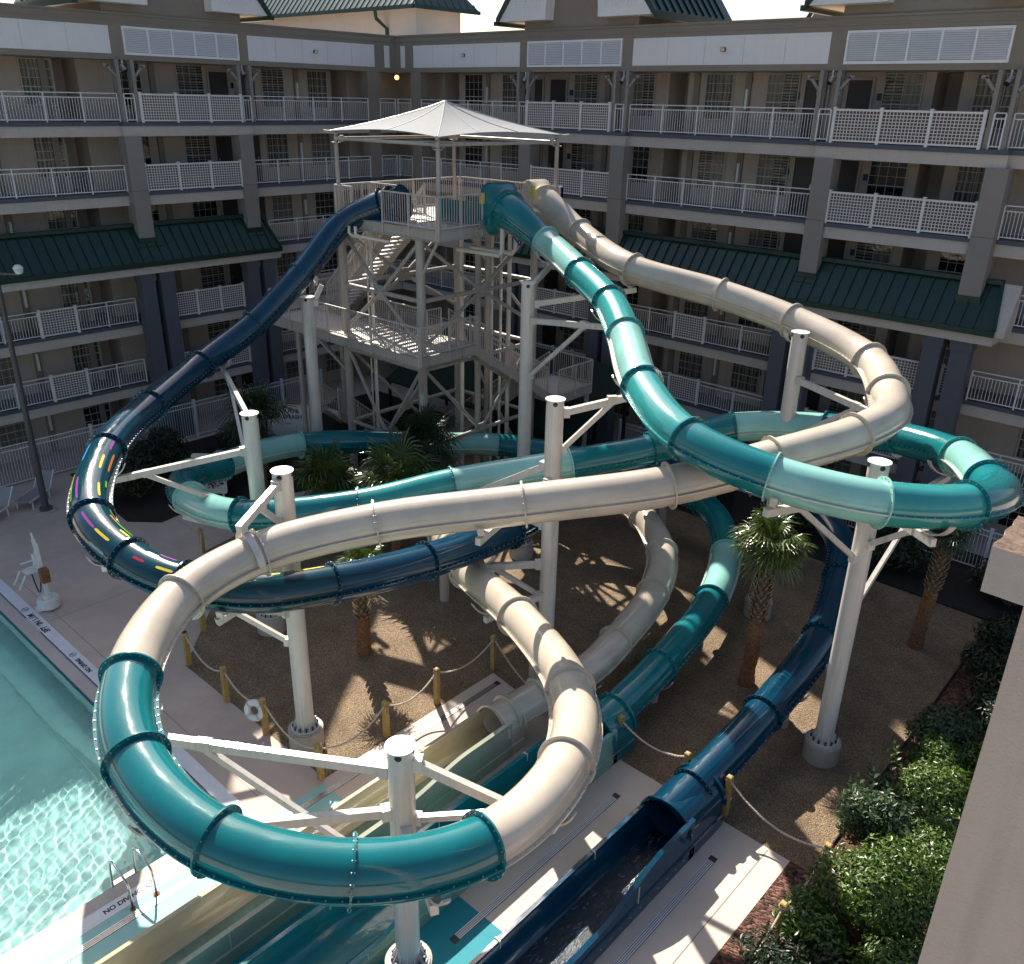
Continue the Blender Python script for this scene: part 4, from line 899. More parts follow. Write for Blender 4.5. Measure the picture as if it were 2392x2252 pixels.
profB = [(y, S(.98, .42, (8.6-y)/1.5)) for y in [14.75-.25*i for i in range(60)]]
flume(SB, -10.2, profB, [M['teal'], M['teal'], M['flumeaqua']], M['teal'], 14.75, wm='churn2')
profC = [(y, S(1.0, .72, (11.6-y)/2)) for y in [13.1-.25*i for i in range(55)]]
flume(SC, -12.17, profC, [M['flumegreen'], M['flumeyellow'], M['flumegreen']], M['beige'], 13.1, hw=.42, wm='churn3')
# enclosed saddles where tube turns into flume
def saddle(root, xc, y0, y1, m, hw=.5, zt=1.16):
    mb = MB(); rows = []
    for y in [y1+(y0-y1)*i/6 for i in range(7)]:
        pts = [(xc-hw-.13, 0), (xc-hw-.13, .6)]+[(xc+(hw+.13)*math.cos(an), .62+(zt-.62)*math.sin(an)*1.05) for an in [PI*(1-k/16) for k in range(17)]]+[(xc+hw+.13, .3), (xc+hw+.17, .29), (xc+hw+.17, 0)]
        rows.append([(x, y, z) for x, z in pts])
    n = len(rows[0]); vs = [p for r_ in rows for p in r_]
    mb.add(vs, [(i*n+k, i*n+k+1, (i+1)*n+k+1, (i+1)*n+k) for i in range(6) for k in range(n-1)])
    mb.add(rows[-1], [tuple(range(n))])
    o = obj('saddle', mb, m, root, smooth=True, fixn=False)
    for y in (y0, y1):
        rg = MB()
        pts = [(xc+(hw+.17)*math.cos(an), y, .62+(zt-.58)*math.sin(an)*1.08) for an in [PI*(1-k/24) for k in range(25)]]
        for k in range(24): rg.bar(pts[k], pts[k+1], .05, .07, up=(0, 1, 0))
        obj('saddle_flange', rg, m, o)
saddle(SA, -7.2, 14.75, 13.3, M['navy']); saddle(SB, -10.2, 15.5, 14.6, M['teal']); saddle(SC, -12.17, 13.6, 13.0, M['beige'], .4, 1.15)

# ------------------------------------------------------------------ support columns with arms, braces and cradles
def cradle(P, s, parent, over=False, w=.14):
    c, t, a, b = frame(P, s); mb = MB(); n = 14
    a0, a1 = (R(-160), R(-20)) if not over else (R(15), R(180))
    vs = []
    for k in range(n+1):
        an = a0+(a1-a0)*k/n; d = a*math.cos(an)+b*math.sin(an)
        for r_, q in ((.55, -w/2), (.55, w/2), (.585, w/2), (.585, -w/2)): vs.append(c+d*r_+t*q)
    mb.add(vs, [(k*4+q, k*4+(q+1) % 4, (k+1)*4+(q+1) % 4, (k+1)*4+q) for k in range(n) for q in range(4)]+[(0, 1, 2, 3), (n*4, n*4+3, n*4+2, n*4+1)])
    obj('cradle', mb, M['steel'], parent, smooth=True)
    return c+(b if over else -b)*.6, t
def column(x, y, h, label, arms, ped=True, r=.225):
    root = empty('slide_column', (x, y, 0), label, 'column', 'white steel columns carrying the slides')
    if ped:
        p = MB(); p.cyl((x, y, -.05), (x, y, .55), .44, 32); p.cyl((x, y, .55), (x, y, .58), .41, 32); obj('footing', p, M['pedestal'], root, smooth=True)
    z0 = .58 if ped else 0
    p = MB(); p.cyl((x, y, z0), (x, y, z0+.035), .36, 32)
    for k in range(12):
        an = 2*PI*k/12; cx_, cy_ = x+.31*math.cos(an), y+.31*math.sin(an); p.cyl((cx_, cy_, z0), (cx_, cy_, z0+.13), .024, 6, mi=1)
        an += PI/12; u = Vector((math.cos(an), math.sin(an), 0)); q = Vector((x, y, z0+.035))
        s_ = Vector((-u.y, u.x, 0))*.008
        p.add([q+u*.2+s_, q+u*.34+s_, q+u*.2+s_+Vector((0, 0, .28)), q+u*.2-s_, q+u*.34-s_, q+u*.2-s_+Vector((0, 0, .28))], [(0, 1, 2), (5, 4, 3), (0, 3, 4, 1), (1, 4, 5, 2), (2, 5, 3, 0)])
    obj('base_plate', p, [M['steel'], M['navysign']], root)
    p = MB(); p.cyl((x, y, z0), (x, y, h-.02), r, 40); obj('post', p, M['steel'], root, smooth=True)
    p = MB(); p.cyl((x, y, h-.02), (x, y, h), r+.03, 36)
    for k in range(4):
        an = R(-50)+k*PI/2; u = Vector((math.cos(an), math.sin(an), 0)); q = Vector((x, y, h-.09))+u*(r+.003)
        s_ = Vector((-u.y, u.x, 0)); p.add([q+(s_*math.cos(t)+Vector((0, 0, 1))*math.sin(t))*.06 for t in [2*PI*j/14 for j in range(14)]], [tuple(range(14))], 1)
    obj('cap', p, [M['white'], M['black']], root, smooth=True)
    for a_ in arms:
        key, s, za, kind = a_[:4]; P = {'A': AP, 'B': BP, 'C': CP}[key]
        tip, t = cradle(P, s, root, over=(kind == 'over'))
        d = Vector((tip.x-x, tip.y-y, 0)); L_ = d.length; d.normalize(); st = Vector((x, y, za))+d*r
        if kind == 'over': st.z = h-.25; end = tip+Vector((0, 0, .16))
        else: end = tip+Vector((0, 0, -.1))
        mb = MB(); mb.bar(st, end+d*.22, .13, .17); mb.bar(st-d*.02, st+d*.14, .2, .24); mb.bar(end+Vector((0, 0, -.0)), tip+Vector((0, 0, .02 if kind != 'over' else 0)), .1, .1)
        obj('arm', mb, M['steel'], root)
        if L_ > .9 and kind != 'nobrace':
            f = .72 if kind != 'over' else .55
            mid = st.lerp(end, f); lo = Vector((x, y, min(za, st.z)-max(.8, L_*.5)))+d*r
            mb = MB(); mb.bar(lo, mid-Vector((0, 0, .06)), .1, .12); mb.bar(lo-d*.02, lo+d*.1, .16, .2); mb.bar(mid-d*.15, mid+d*.1, .15, .2)
            obj('brace', mb, M['steel'], root)
    return root
column(-8.86, 7.25, 5.55, 'front white column inside the big beige and teal loop, cut by the bottom edge',
       [('C', 16.35, 5.0, 'arm'), ('C', 17.45, 4.2, 'arm'), ('C', 20.65, 5.2, 'arm'), ('C', 19.6, 3.9, 'nobrace')])
column(-15.69, 9.8, 7.62, 'white column holding the beige tube by an overhead strap, with a lifebuoy near its foot', [('C', 14.1, 7.3, 'over'), ('A', 10.6, 4.9, 'arm'), ('A', 8.6, 5.2, 'arm')])
column(-20.85, 12.16, 7.1, 'left white column with one long arm out to the navy loop', [('A', 4.7, 6.85, 'arm'), ('A', 7.15, 6.0, 'arm'), ('B', 22.2, 3.3, 'nobrace')])
column(-26.9, 18.52, 8.53, 'white column directly under the steep navy tube, left of the stair tower', [('A', 2.95, 8.3, 'nobrace')])
column(-18.54, 21.17, 9.9, 'tall white column between the stair tower and the upper aqua tube', [('B', 2.15, 9.7, 'nobrace'), ('B', 4.05, 8.7, 'arm'), ('C', 3.0, 9.2, 'nobrace'), ('A', 15.4, 3.0, 'arm')])
column(-13.06, 16.05, 8.47, 'central white column in front of the crossing teal and beige tubes', [('B', 5.7, 8.1, 'arm'), ('B', 19.05, 6.6, 'arm'), ('A', 13.6, 3.8, 'arm'), ('C', 23.5, 2.9, 'arm'), ('C', 12.3, 6.3, 'nobrace')])
column(-10.36, 23.6, 9.37, 'tall white column inside the upper right beige bend', [('C', 5.1, 8.6, 'nobrace'), ('C', 7.0, 8.0, 'arm'), ('B', 15.3, 5.8, 'nobrace')])
column(-5.89, 18.52, 8.17, 'long white column on the right inside the wide aqua loop', [('B', 8.1, 7.4, 'arm'), ('B', 9.6, 7.2, 'arm'), ('B', 13.2, 6.6, 'arm'), ('A', 22.7, 1.7, 'nobrace')])
# low footings under the last runs
for key, s, lb in (('B', 38.1, 'low concrete stub under the teal exit run'), ('B', 31.3, 'stained white stub post under the shaded teal run behind the gravel'), ('B', 33.2, 'far stained stub post beside the dark planting'), ('C', 32.6, 'low white stub under the beige exit run'), ('A', 23.6, 'short stub under the navy exit tube'), ('C', 25.4, 'short stub post behind the crossing tubes in deep shade'), ('B', 27.6, 'rounded white stub behind the left palm crown'), ('C', 34.0, 'white stub footing below the front beige bend')):
    P = {'A': AP, 'B': BP, 'C': CP}[key]; c = ev(P, s); root = empty('stub_post', (c.x, c.y, 0), lb, 'post', 'stub posts under the low tubes')
    p = MB(); p.cyl((c.x, c.y, 0), (c.x, c.y, max(.12, c.z-.62)), .16, 20); obj('post', p, M['pedestal'], root, smooth=True); cradle(P, s, root)
# ------------------------------------------------------------------ stair tower
TX, TY = -27.2, 20.43
tower = empty('slide_tower', (TX+2.2, TY+3, 0), 'white steel stair tower with railed decks, braces and stairs at the start of the slides', 'tower')
def tp_(name, mb, m, **k): return obj(name, mb, m, tower, **k)
def W3(a, b, z): return Vector((TX+a, TY+b, z))
ZD, ZM, ZL = 11.2, 6.9, 4.2
for a, b in ((0, 0), (4.35, 0), (0, 6), (4.35, 6)):
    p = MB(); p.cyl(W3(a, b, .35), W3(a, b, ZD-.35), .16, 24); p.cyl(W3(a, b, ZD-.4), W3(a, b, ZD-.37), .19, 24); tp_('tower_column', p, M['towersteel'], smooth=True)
    p = MB(); p.cyl(W3(a, b, 0), W3(a, b, .5), .36, 24); tp_('footing', p, M['pedestal'], smooth=True)
for a, b, z in ((5.15, .15, ZD), (5.4, 5.85, ZD), (0, 0, ZD-.3), (0, 5.85, ZD-.3)):
    p = MB(); p.cyl(W3(a, b, z), W3(a, b, 13.95), .075, 16); p.cyl(W3(a, b, 13.7), W3(a, b, 13.73), .17, 16); tp_('canopy_post', p, M['towersteel'], smooth=True)
def brace(p, q, r=.07): 
    mb = MB(); mb.cyl(p, q, r, 10); tp_('brace', mb, M['towersteel'], smooth=True)
for (a0, b0), (a1, b1) in (((0, 0), (4.35, 0)), ((4.35, 0), (4.35, 6)), ((0, 6), (4.35, 6)), ((0, 0), (0, 6))):
    for zlo, zm, zhi in ((.7, 3.2, 6.3), (ZM+.1, 8.7, 10.75)):
        am, bm_ = (a0+a1)/2, (b0+b1)/2
        brace(W3(a0, b0, zm), W3(a1, b1, zm), .08)
        for (a, b) in ((a0, b0), (a1, b1)): brace(W3(a, b, zhi), W3(am, bm_, zm)); brace(W3(a, b, zlo), W3(am, bm_, zm))
        g = MB(); d = (W3(a1, b1, 0)-W3(a0, b0, 0)).normalized(); g.bar(W3(am, bm_, zm)-d*.28, W3(am, bm_, zm)+d*.28, .03, .5); tp_('gusset', g, M['towersteel'])
    brace(W3(a0, b0, 6.2), W3(a1, b1, 6.2), .08)
for a, b, a2, b2 in ((4.35, 0, 5.15, .1), (0, 0, -2.2, 0), (4.35, 0, 4.9, -.6), (0, 0, -1.2, -.6)):
    brace(W3(a, b, (ZD if a2 > 5 else ZM)-1.7), W3(a2, b2, (ZD if a2 > 5 else ZM)-.35), .06)
def deck(name, rects, z):
    mb = MB(); fr = MB()
    for a0, a1, b0, b1 in rects: mb.box(TX+a0+.1, TX+a1-.1, TY+b0+.1, TY+b1-.1, z-.06, z)
    o = tp_(name, mb, M['deckplate'])
    for a0, a1, b0, b1 in rects:
        for (p, q) in (((a0, b0), (a1, b0)), ((a1, b0), (a1, b1)), ((a1, b1), (a0, b1)), ((a0, b1), (a0, b0))):
            fr.bar(W3(*p, z-.17), W3(*q, z-.17), .06, .36); fr.bar(W3(*p, z-.015), W3(*q, z-.015), .16, .03); fr.bar(W3(*p, z-.345), W3(*q, z-.345), .16, .03)
    obj('deck_beam', fr, M['towersteel'], o); return o
M['deckplate'] = mat('deck_plate', (.50, .47, .44), .55, .1, 2, .2, 60)
deck('top_deck', [(-.1, 5.35, -.1, 1.5), (1.56, 5.35, 1.51, 6.2), (-.1, 1.5, 2.9, 6.2)], ZD)
deck('middle_deck', [(-4.1, 4.95, -.65, 1.35), (-4.4, -3.3, 1.41, 3.0), (3.1, 4.95, 1.41, 2.1)], ZM)
deck('lower_landing', [(3.6, 5.7, 6.1, 8.3)], ZL)
def trail(pts, h=1.08, sp=.115, post=1.35, name='railing', lo=.08):
    """railing along a 3d line of deck points"""
    mb = MB()
    for p, q in zip(pts[:-1], pts[1:]):
        p, q = Vector(p), Vector(q); L_ = (q-p).length; n = max(1, round(L_/post)); Z = Vector((0, 0, 1))
        for i in range(n+1):
            c = p.lerp(q, i/n); mb.bar(c-Z*.33, c+Z*h, .05, .05)
        mb.bar(p+Z*h, q+Z*h, .055, .045); mb.bar(p+Z*lo, q+Z*lo, .04, .04)
        k = int(L_/sp)
        for i in range(1, k): c = p.lerp(q, i/k); mb.bar(c+Z*lo, c+Z*h, .019, .019)
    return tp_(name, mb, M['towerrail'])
e = .05
trail([W3(.0, -e-.1, ZD), W3(.95, -e-.1, ZD)]); trail([W3(2.6, -e-.1, ZD), W3(5.35, -e-.1, ZD)])
trail([W3(5.4, -.1, ZD), W3(5.4, 1.95, ZD)]); trail([W3(5.4, 3.6, ZD), W3(5.4, 4.6, ZD)]); trail([W3(5.4, 6.1, ZD), W3(5.4, 6.25, ZD)])
trail([W3(-.1, -.1, ZD), W3(-.1, 6.2, ZD)]); trail([W3(.0, 6.25, ZD), W3(5.4, 6.25, ZD)])
trail([W3(-.1, 1.5, ZD), W3(1.5, 1.5, ZD)]); trail([W3(3.2, 4.6, ZD), W3(3.2, 5.8, ZD)])
trail([W3(-4.1, -.7, ZM), W3(4.95, -.7, ZM)]); trail([W3(5.0, -.65, ZM), W3(5.0, 2.1, ZM)])
trail([W3(-.3, 1.4, ZM), W3(3.0, 1.4, ZM)]); trail([W3(-4.15, -.6, ZM), W3(-4.45, 1.4, ZM), W3(-4.45, 3.0, ZM)]); trail([W3(-4.4, 3.05, ZM), W3(-3.4, 3.05, ZM)])
trail([W3(3.1, 1.4, ZM), W3(3.1, 2.1, ZM)])
def stairs(p, q, w, name='stair_flight'):
    """p: lower centre, q: upper centre, w width"""
    p, q = Vector(p), Vector(q); d = Vector((q.x-p.x, q.y-p.y, 0)); run = d.length; d.normalize(); s = d.cross(Vector((0, 0, 1)))
    n = max(3, round(abs(q.z-p.z)/.19)); mb = MB()
    for i in range(1, n):
        c = p.lerp(q, i/n); mb.bar(c-s*w/2, c+s*w/2, run/n*1.02, .035)
    o = tp_(name, mb, M['deckplate'])
    st = MB()
    for g in (-1, 1): st.bar(p+s*g*w/2-Vector((0, 0, .12)), q+s*g*w/2-Vector((0, 0, .12)), .05, .3)
    obj('stringer', st, M['towersteel'], o)
    for g in (-1, 1): trail([p+s*g*(w/2+.04), q+s*g*(w/2+.04)], name='stair_railing'); 
    for g in (-1, 1):
        hm = MB(); hm.tube([p+s*g*(w/2-.06)+Vector((0, 0, .88)), q+s*g*(w/2-.06)+Vector((0, 0, .88))], .022, 8); tp_('handrail', hm, M['towerrail'], smooth=True)
stairs(W3(-3.3, 2.2, ZM), W3(1.5, 2.2, ZD), 1.2)
stairs(W3(4.6, 6.1, ZL), W3(4.1, 2.1, ZM), 1.2)
stairs(W3(-2.0, 7.4, .05), W3(3.6, 7.4, ZL), 1.2)
stairs(W3(-3.2, 4.4, .05), W3(-3.2, 1.3, 2.6), 1.1)
trail([W3(5.75, 6.1, ZL), W3(5.75, 8.3, ZL)]); trail([W3(3.6, 8.35, ZL), W3(5.7, 8.35, ZL)])
for a, b in ((3.7, 6.2), (5.6, 8.2), (5.6, 6.2), (-3.9, .4), (-4.3, 2.9)):
    z = ZL if a > 0 else ZM
    p = MB(); p.cyl(W3(a, b, 0), W3(a, b, z-.33), .11, 16); tp_('tower_column', p, M['towersteel'], smooth=True)
# riser pipes
for a, b, z0, z1, r in ((.55, .7, .2, 10.6, .035), (.7, .75, .2, 10.6, .035), (.85, .7, .2, 10.7, .05), (3.1, 4.9, .2, 10.9, .06), (3.4, 5.1, .2, 10.9, .06), (3.75, 5.2, .2, 10.9, .09), (2.5, 3.8, .2, 10.9, .09), (3.3, 3.9, .2, 10.9, .13), (1.9, 5.9, .2, 10.9, .13)):
    p = MB(); p.tube([W3(a, b, z0), W3(a, b, z1)], r, 12); tp_('riser_pipe', p, M['towersteel'] if r > .1 else M['pvc'], smooth=True)
p = MB()
for a0, b0, a1 in ((1.2, -.55, 2.4), (1.5, -.5, 3.0)): p.tube([W3(a0, b0, 11.0), W3(a0, b0, 10.75), W3(a0+.1, b0+.1, 10.65), W3(a1, b0+.3, 10.6)], .055, 10)
tp_('feed_pipe', p, M['pvc'], smooth=True)
p = MB()
for b0 in (2.5, 3.2): p.tube([W3(5.85, b0, 11.25), W3(5.85, b0, 10.35), W3(5.75, b0-.05, 10.2), W3(4.2, b0-.6, 10.3)], .085, 12)
tp_('feed_pipe', p, M['pvc'], smooth=True)
p = MB(); c0 = W3(5.95, 3.2, 11.0); p.tube([c0+Vector((.3*math.sin(t), -.35*t/3, -.45*math.sin(t))) for t in [k*PI/12 for k in range(13)]], .03, 8); tp_('blue_hose', p, M['bluehose'] if 'bluehose' in M else mat('blue_hose', (.01, .07, .38), .4), smooth=True)
# slide entry tubs on the deck
p = MB(); p.box(TX+3.3, TX+5.2, TY+2.0, TY+2.14, ZD, ZD+.75); p.box(TX+3.3, TX+5.2, TY+3.4, TY+3.54, ZD, ZD+.75); p.box(TX+3.3, TX+5.2, TY+2.14, TY+3.4, ZD, ZD+.12); p.prism([(3.2, 2.0), (3.299, 2.0), (3.299, 3.54), (3.2, 3.54)], ZD, ZD+.4, T=lambda a, b, z: tuple(W3(a, b, z)))
obj('entry_tub', p, M['teal'], SB)
p = MB(); p.box(TX+1.3, TX+1.44, TY+.1, TY+1.2, ZD, ZD+.3); p.box(TX+2.4, TX+2.54, TY+.1, TY+1.2, ZD, ZD+.3); p.box(TX+1.44, TX+2.4, TY+.1, TY+1.2, ZD, ZD+.12); obj('entry_tub', p, M['navy'], SA)
for b, z in ((1.97, 12.3), (4.6, 12.4)):
    p = MB(); p.box(TX+5.3, TX+5.42, TY+b-.08, TY+b+.08, z-.35, z); tp_('call_box', p, M['yellow'])
p = MB(); p.box(TX+5.42, TX+5.52, TY+1.75, TY+1.95, ZD-.05, ZD+.2); tp_('junction_box', p, M['galv'])
# canopy
fr = MB(); cs = [(0, 0), (5.15, .15), (5.4, 5.85), (0, 5.85)]
for k in range(4):
    p, q = cs[k], cs[(k+1) % 4]; fr.cyl(W3(*p, 13.85), W3(*q, 13.85), .055, 10)
fr.cyl(W3(0, 0, 13.8), W3(5.4, 5.85, 13.8), .03, 8)
for a, b in cs:
    fr.bar(W3(a, b, 13.75), W3(a, b, 14.12), .1, .1); c = Vector((a-2.65, b-2.95, 0)).normalized(); fr.cyl(W3(a, b, 14.02)-c*.1, W3(a, b, 14.08)+c*.42, .06, 10)
    s = Vector((-c.y, c.x, 0)); fr.bar(W3(a, b, 13.85)-c*.2+s*.2, W3(a, b, 13.85)-c*.2-s*.2, .12, .2)
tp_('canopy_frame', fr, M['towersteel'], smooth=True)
mb = MB(); n = 24; ap = Vector((2.6, 2.9)); vs = []; fs = []
rng = 10
for k in range(4):
    A2, B2 = Vector(cs[k]), Vector(cs[(k+1) % 4])
    A2 = ap+(A2-ap)*1.05; B2 = ap+(B2-ap)*1.05
    o_ = len(vs)
    for i in range(rng+1):
        for j in range(n+1):
            u = i/rng; v = j/n; e_ = A2.lerp(B2, v); sag = 4*v*(1-v); e_ = e_+(ap-e_)*(.09*sag); q = ap.lerp(e_, u)
            z = 15.15-(15.15-14.1)*(u**.9)+.12*sag*u**2-.05*math.sin(PI*u)
            vs.append(W3(q.x, q.y, z))
    for i in range(rng):
        for j in range(n): fs.append((o_+i*(n+1)+j, o_+i*(n+1)+j+1, o_+(i+1)*(n+1)+j+1, o_+(i+1)*(n+1)+j))
mb.add(vs, fs); cn = tp_('canopy', mb, M['fabric'], smooth=True)
sm = MB()
for k, v in ((1, .33), (1, .66), (0, .5), (1, .001), (2, .001), (3, .001), (0, .001)):
    A2, B2 = Vector(cs[k]), Vector(cs[(k+1) % 4]); A2 = ap+(A2-ap)*1.05; B2 = ap+(B2-ap)*1.05; pts = []
    for i in range(rng+1):
        u = i/rng; e_ = A2.lerp(B2, v); sag = 4*v*(1-v); e_ = e_+(ap-e_)*(.09*sag); q = ap.lerp(e_, u); pts.append(W3(q.x, q.y, 15.15-(15.15-14.1)*(u**.9)+.12*sag*u**2-.05*math.sin(PI*u)+.008))
    sm.tube(pts, .012, 5)
obj('seam', sm, M['white'], cn)
# dark green lean-to and pump gear behind the tower
gr = empty('green_canopy', (-27, 29.5, 0), 'dark green metal canopy low in the corner behind the stair tower', 'canopy')
p = MB(); p.add([(-33, 27.0, 2.3), (-21, 27.0, 2.3), (-21, 31.2, 4.4), (-33, 31.2, 4.4), (-33, 27.0, 2.2), (-21, 27.0, 2.2), (-21, 31.2, 4.3), (-33, 31.2, 4.3)], [(0, 1, 2, 3), (7, 6, 5, 4), (0, 4, 5, 1), (1, 5, 6, 2), (2, 6, 7, 3), (3, 7, 4, 0)])
obj('roof', p, mat('dark_green_awning', (.002, .018, .012), .9, .2, .7), gr)
for x, y in ((-32.8, 27.1), (-21.2, 27.1), (-32.8, 31), (-21.2, 31)): p = MB(); p.box(x-.06, x+.06, y-.06, y+.06, 0, 2.25 if y < 28 else 4.3); obj('post', p, M['black'], gr)
# ------------------------------------------------------------------ fences
def fence(name, p, q, h, m, label, post=2.4, sp=.115, cap=True):
    p, q = Vector(p), Vector(q); r = empty(name, ((p+q)/2), label, 'fence'); L_ = (q-p).length; n = max(1, round(L_/post))
    for i in range(n+1):
        c = p.lerp(q, i/n); mb = MB(); mb.box(c.x-.05, c.x+.05, c.y-.05, c.y+.05, 0, h+.08); mb.box(c.x-.065, c.x+.065, c.y-.065, c.y+.065, h+.08, h+.12); obj('post', mb, m, r)
    Z = Vector((0, 0, 1))
    for i in range(n):
        a, b = p.lerp(q, i/n), p.lerp(q, (i+1)/n); mb = MB()
        for z in (h, h-.2, .12): mb.bar(a+Z*z, b+Z*z, .035, .04)
        k = int((b-a).length/sp)
        for j in range(1, k): c = a.lerp(b, j/k); mb.bar(c+Z*.12, c+Z*h, .018, .018)
        obj('fence_panel', mb, m, r)
    return r
fence('pool_fence', (-37.75, 2, 0), (-37.75, 26.5, 0), 1.75, M['rail'], 'long white picket fence along the foot of the left wing')
fence('pool_fence', (-22, 31.9, 0), (1, 31.9, 0), 1.6, M['rail'], 'white picket fence in shade along the foot of the right wing')
fence('metal_fence', (-24.5, 27.2, 0), (-14.5, 29.0, 0), 1.3, M['black'], 'black picket fence in deep shade behind the back teal run')
# ------------------------------------------------------------------ lamp, loungers, lift, ladder, signs
lm = empty('light_pole', (-34.39, 10.75, 0), 'tall dark light pole with two white floodlight heads, left edge', 'light pole')
p = MB(); p.tube([(-34.39, 10.75, .1), (-34.39, 10.75, 4.5), (-34.39, 10.75, 9.3)], [.13, .105, .08], 14); p.cyl((-34.39, 10.75, .0), (-34.39, 10.75, .16), .24, 14); obj('pole', p, M['lampgrey'], lm, smooth=True)
p = MB(); p.cyl((-34.39, 10.75, 0), (-34.39, 10.75, .06), .42, 20); obj('footing', p, M['pedestal'], lm)
p = MB(); p.bar((-35.05, 10.15, 9.25), (-33.75, 11.35, 9.25), .06, .06); obj('arm', p, M['lampgrey'], lm)
for s, dz in ((-1, 0), (1, .0)):
    p = MB(); c = Vector((-34.39+s*.62, 10.75+s*.57, 9.3)); p.cyl(c, c+Vector((.03, -.03, .18)), .13, 14, .17); p.cyl(c+Vector((.03, -.03, .18)), c+Vector((.04, -.04, .27)), .17, 14, .1); obj('lamp_head', p, M['white'], lm, smooth=True)
def lounger(x, y, a, label):
    r = empty('sun_lounger', (x, y, 0), label, 'lounger', 'sun loungers by the fence'); c, s = math.cos(a), math.sin(a)
    T = lambda u, v, z: (x+u*c-v*s, y+u*s+v*c, z)
    p = MB(); p.box(-.95, .35, -.3, .3, .36, .39, T=T); obj('seat', p, M['cushion'], r)
    p = MB(); p.add([T(.35, -.3, .38), T(.35, .3, .38), T(.85, .3, .98), T(.85, -.3, .98), T(.38, -.3, .35), T(.38, .3, .35), T(.88, .3, .95), T(.88, -.3, .95)], [(0, 1, 2, 3), (7, 6, 5, 4), (0, 4, 5, 1), (2, 6, 7, 3), (0, 3, 7, 4), (1, 5, 6, 2)]); obj('backrest', p, M['cushion'], r)
    for v in (-.33, .33): p = MB(); p.bar(T(-1, v, .37), T(.4, v, .37), .045, .05); p.bar(T(.4, v, .37), T(.9, v, 1.0), .045, .05); obj('side_rail', p, M['rail'], r)
    for u in (-.85, .3):
        for v in (-.33, .33): p = MB(); p.bar(T(u, v, 0), T(u, v, .37), .045, .045); obj('leg', p, M['rail'], r)
lounger(-35.0, 9.1, R(128), 'grey sling sun lounger at the left picture edge, cut by the frame')
lounger(-35.6, 10.9, R(128), 'grey sling sun lounger standing between the light pole and the picture edge')
lf = empty('pool_lift', (-27.05, 7.85, 0), 'white pool lift with round base, slanted mast, beige seat and black strap', 'pool lift')
x, y = -27.05, 7.95
p = MB(); p.cyl((x, y, .05), (x, y, .3), .34, 28); p.cyl((x, y, .3), (x, y, .36), .3, 28); p.cyl((x, y, .35), (x, y, .48), .13, 16); obj('base', p, M['white'], lf, smooth=True)
p = MB(); p.box(x-.12, x+.12, y-.4, y-.2, 0, .12); obj('base_foot', p, M['white'], lf)
p = MB(); p.bar((x, y, .45), (x-.05, y+.0, 1.45), .09, .09); p.bar((x-.1, y+.1, .45), (x-.12, y+.06, 1.4), .05, .05); obj('mast', p, M['white'], lf)
p = MB(); p.bar((x, y, 1.2), (x-.25, y+.02, 2.35), .09, .1); p.bar((x+.08, y+.03, .9), (x-.18, y+.08, 2.2), .04, .04); p.bar((x-.25, y+.02, 2.35), (x-.3, y+.02, 2.55), .05, .05); obj('lift_arm', p, M['white'], lf)
p = MB(); p.box(x+.05, x+.3, y-.12, y+.12, 1.0, 1.45); obj('battery_box', p, M['fibre'], lf)
sx, sy = x-.72, y-.1
p = MB(); p.box(sx-.2, sx+.2, sy-.2, sy+.2, 1.05, 1.1); obj('seat', p, M['white'], lf)
p = MB(); p.box(sx-.2, sx+.2, sy+.16, sy+.21, 1.1, 1.55); p.bar((sx, sy+.2, 1.5), (x-.2, y, 2.0), .06, .06); obj('backrest', p, M['white'], lf)
for g in (-.22, .22): p = MB(); p.bar((sx+g, sy-.2, 1.3), (sx+g, sy+.25, 1.3), .05, .04); p.bar((sx+g, sy-.25, 1.08), (sx+g, sy-.5, .65), .04, .04); obj('armrest', p, M['white'], lf)
p = MB(); p.tube([Vector((sx, sy, 1.05)).lerp(Vector((x, y-.1, .95)), t)-Vector((0, 0, .55*4*t*(1-t))) for t in [k/14 for k in range(15)]], .022, 6); obj('strap', p, M['black'], lf, smooth=True)
ld = empty('pool_ladder', (-14.5, 4.68, 0), 'stainless steel pool ladder with two bent grab rails over the kerb', 'ladder')
for yy in (4.93, 4.43):
    p = MB(); p.tube([(-14.1, yy, 0), (-14.1, yy, .55), (-14.13, yy, .64), (-14.2, yy, .69), (-14.55, yy, .76), (-14.68, yy, .78), (-14.8, yy, .77), (-14.9, yy, .7), (-14.95, yy, .6), (-15.03, yy, .1), (-15.06, yy, -.7)], .024, 12); obj('grab_rail', p, M['chrome'], ld, smooth='all')
    p = MB(); p.cyl((-14.1, yy, .008), (-14.1, yy, .03), .06, 16); obj('foot_plate', p, M['fibre'], ld, smooth=True)
for z in (-.05, -.35): p = MB(); p.box(-15.12, -15.0, 4.43, 4.93, z-.03, z); obj('step', p, M['chrome'], ld)
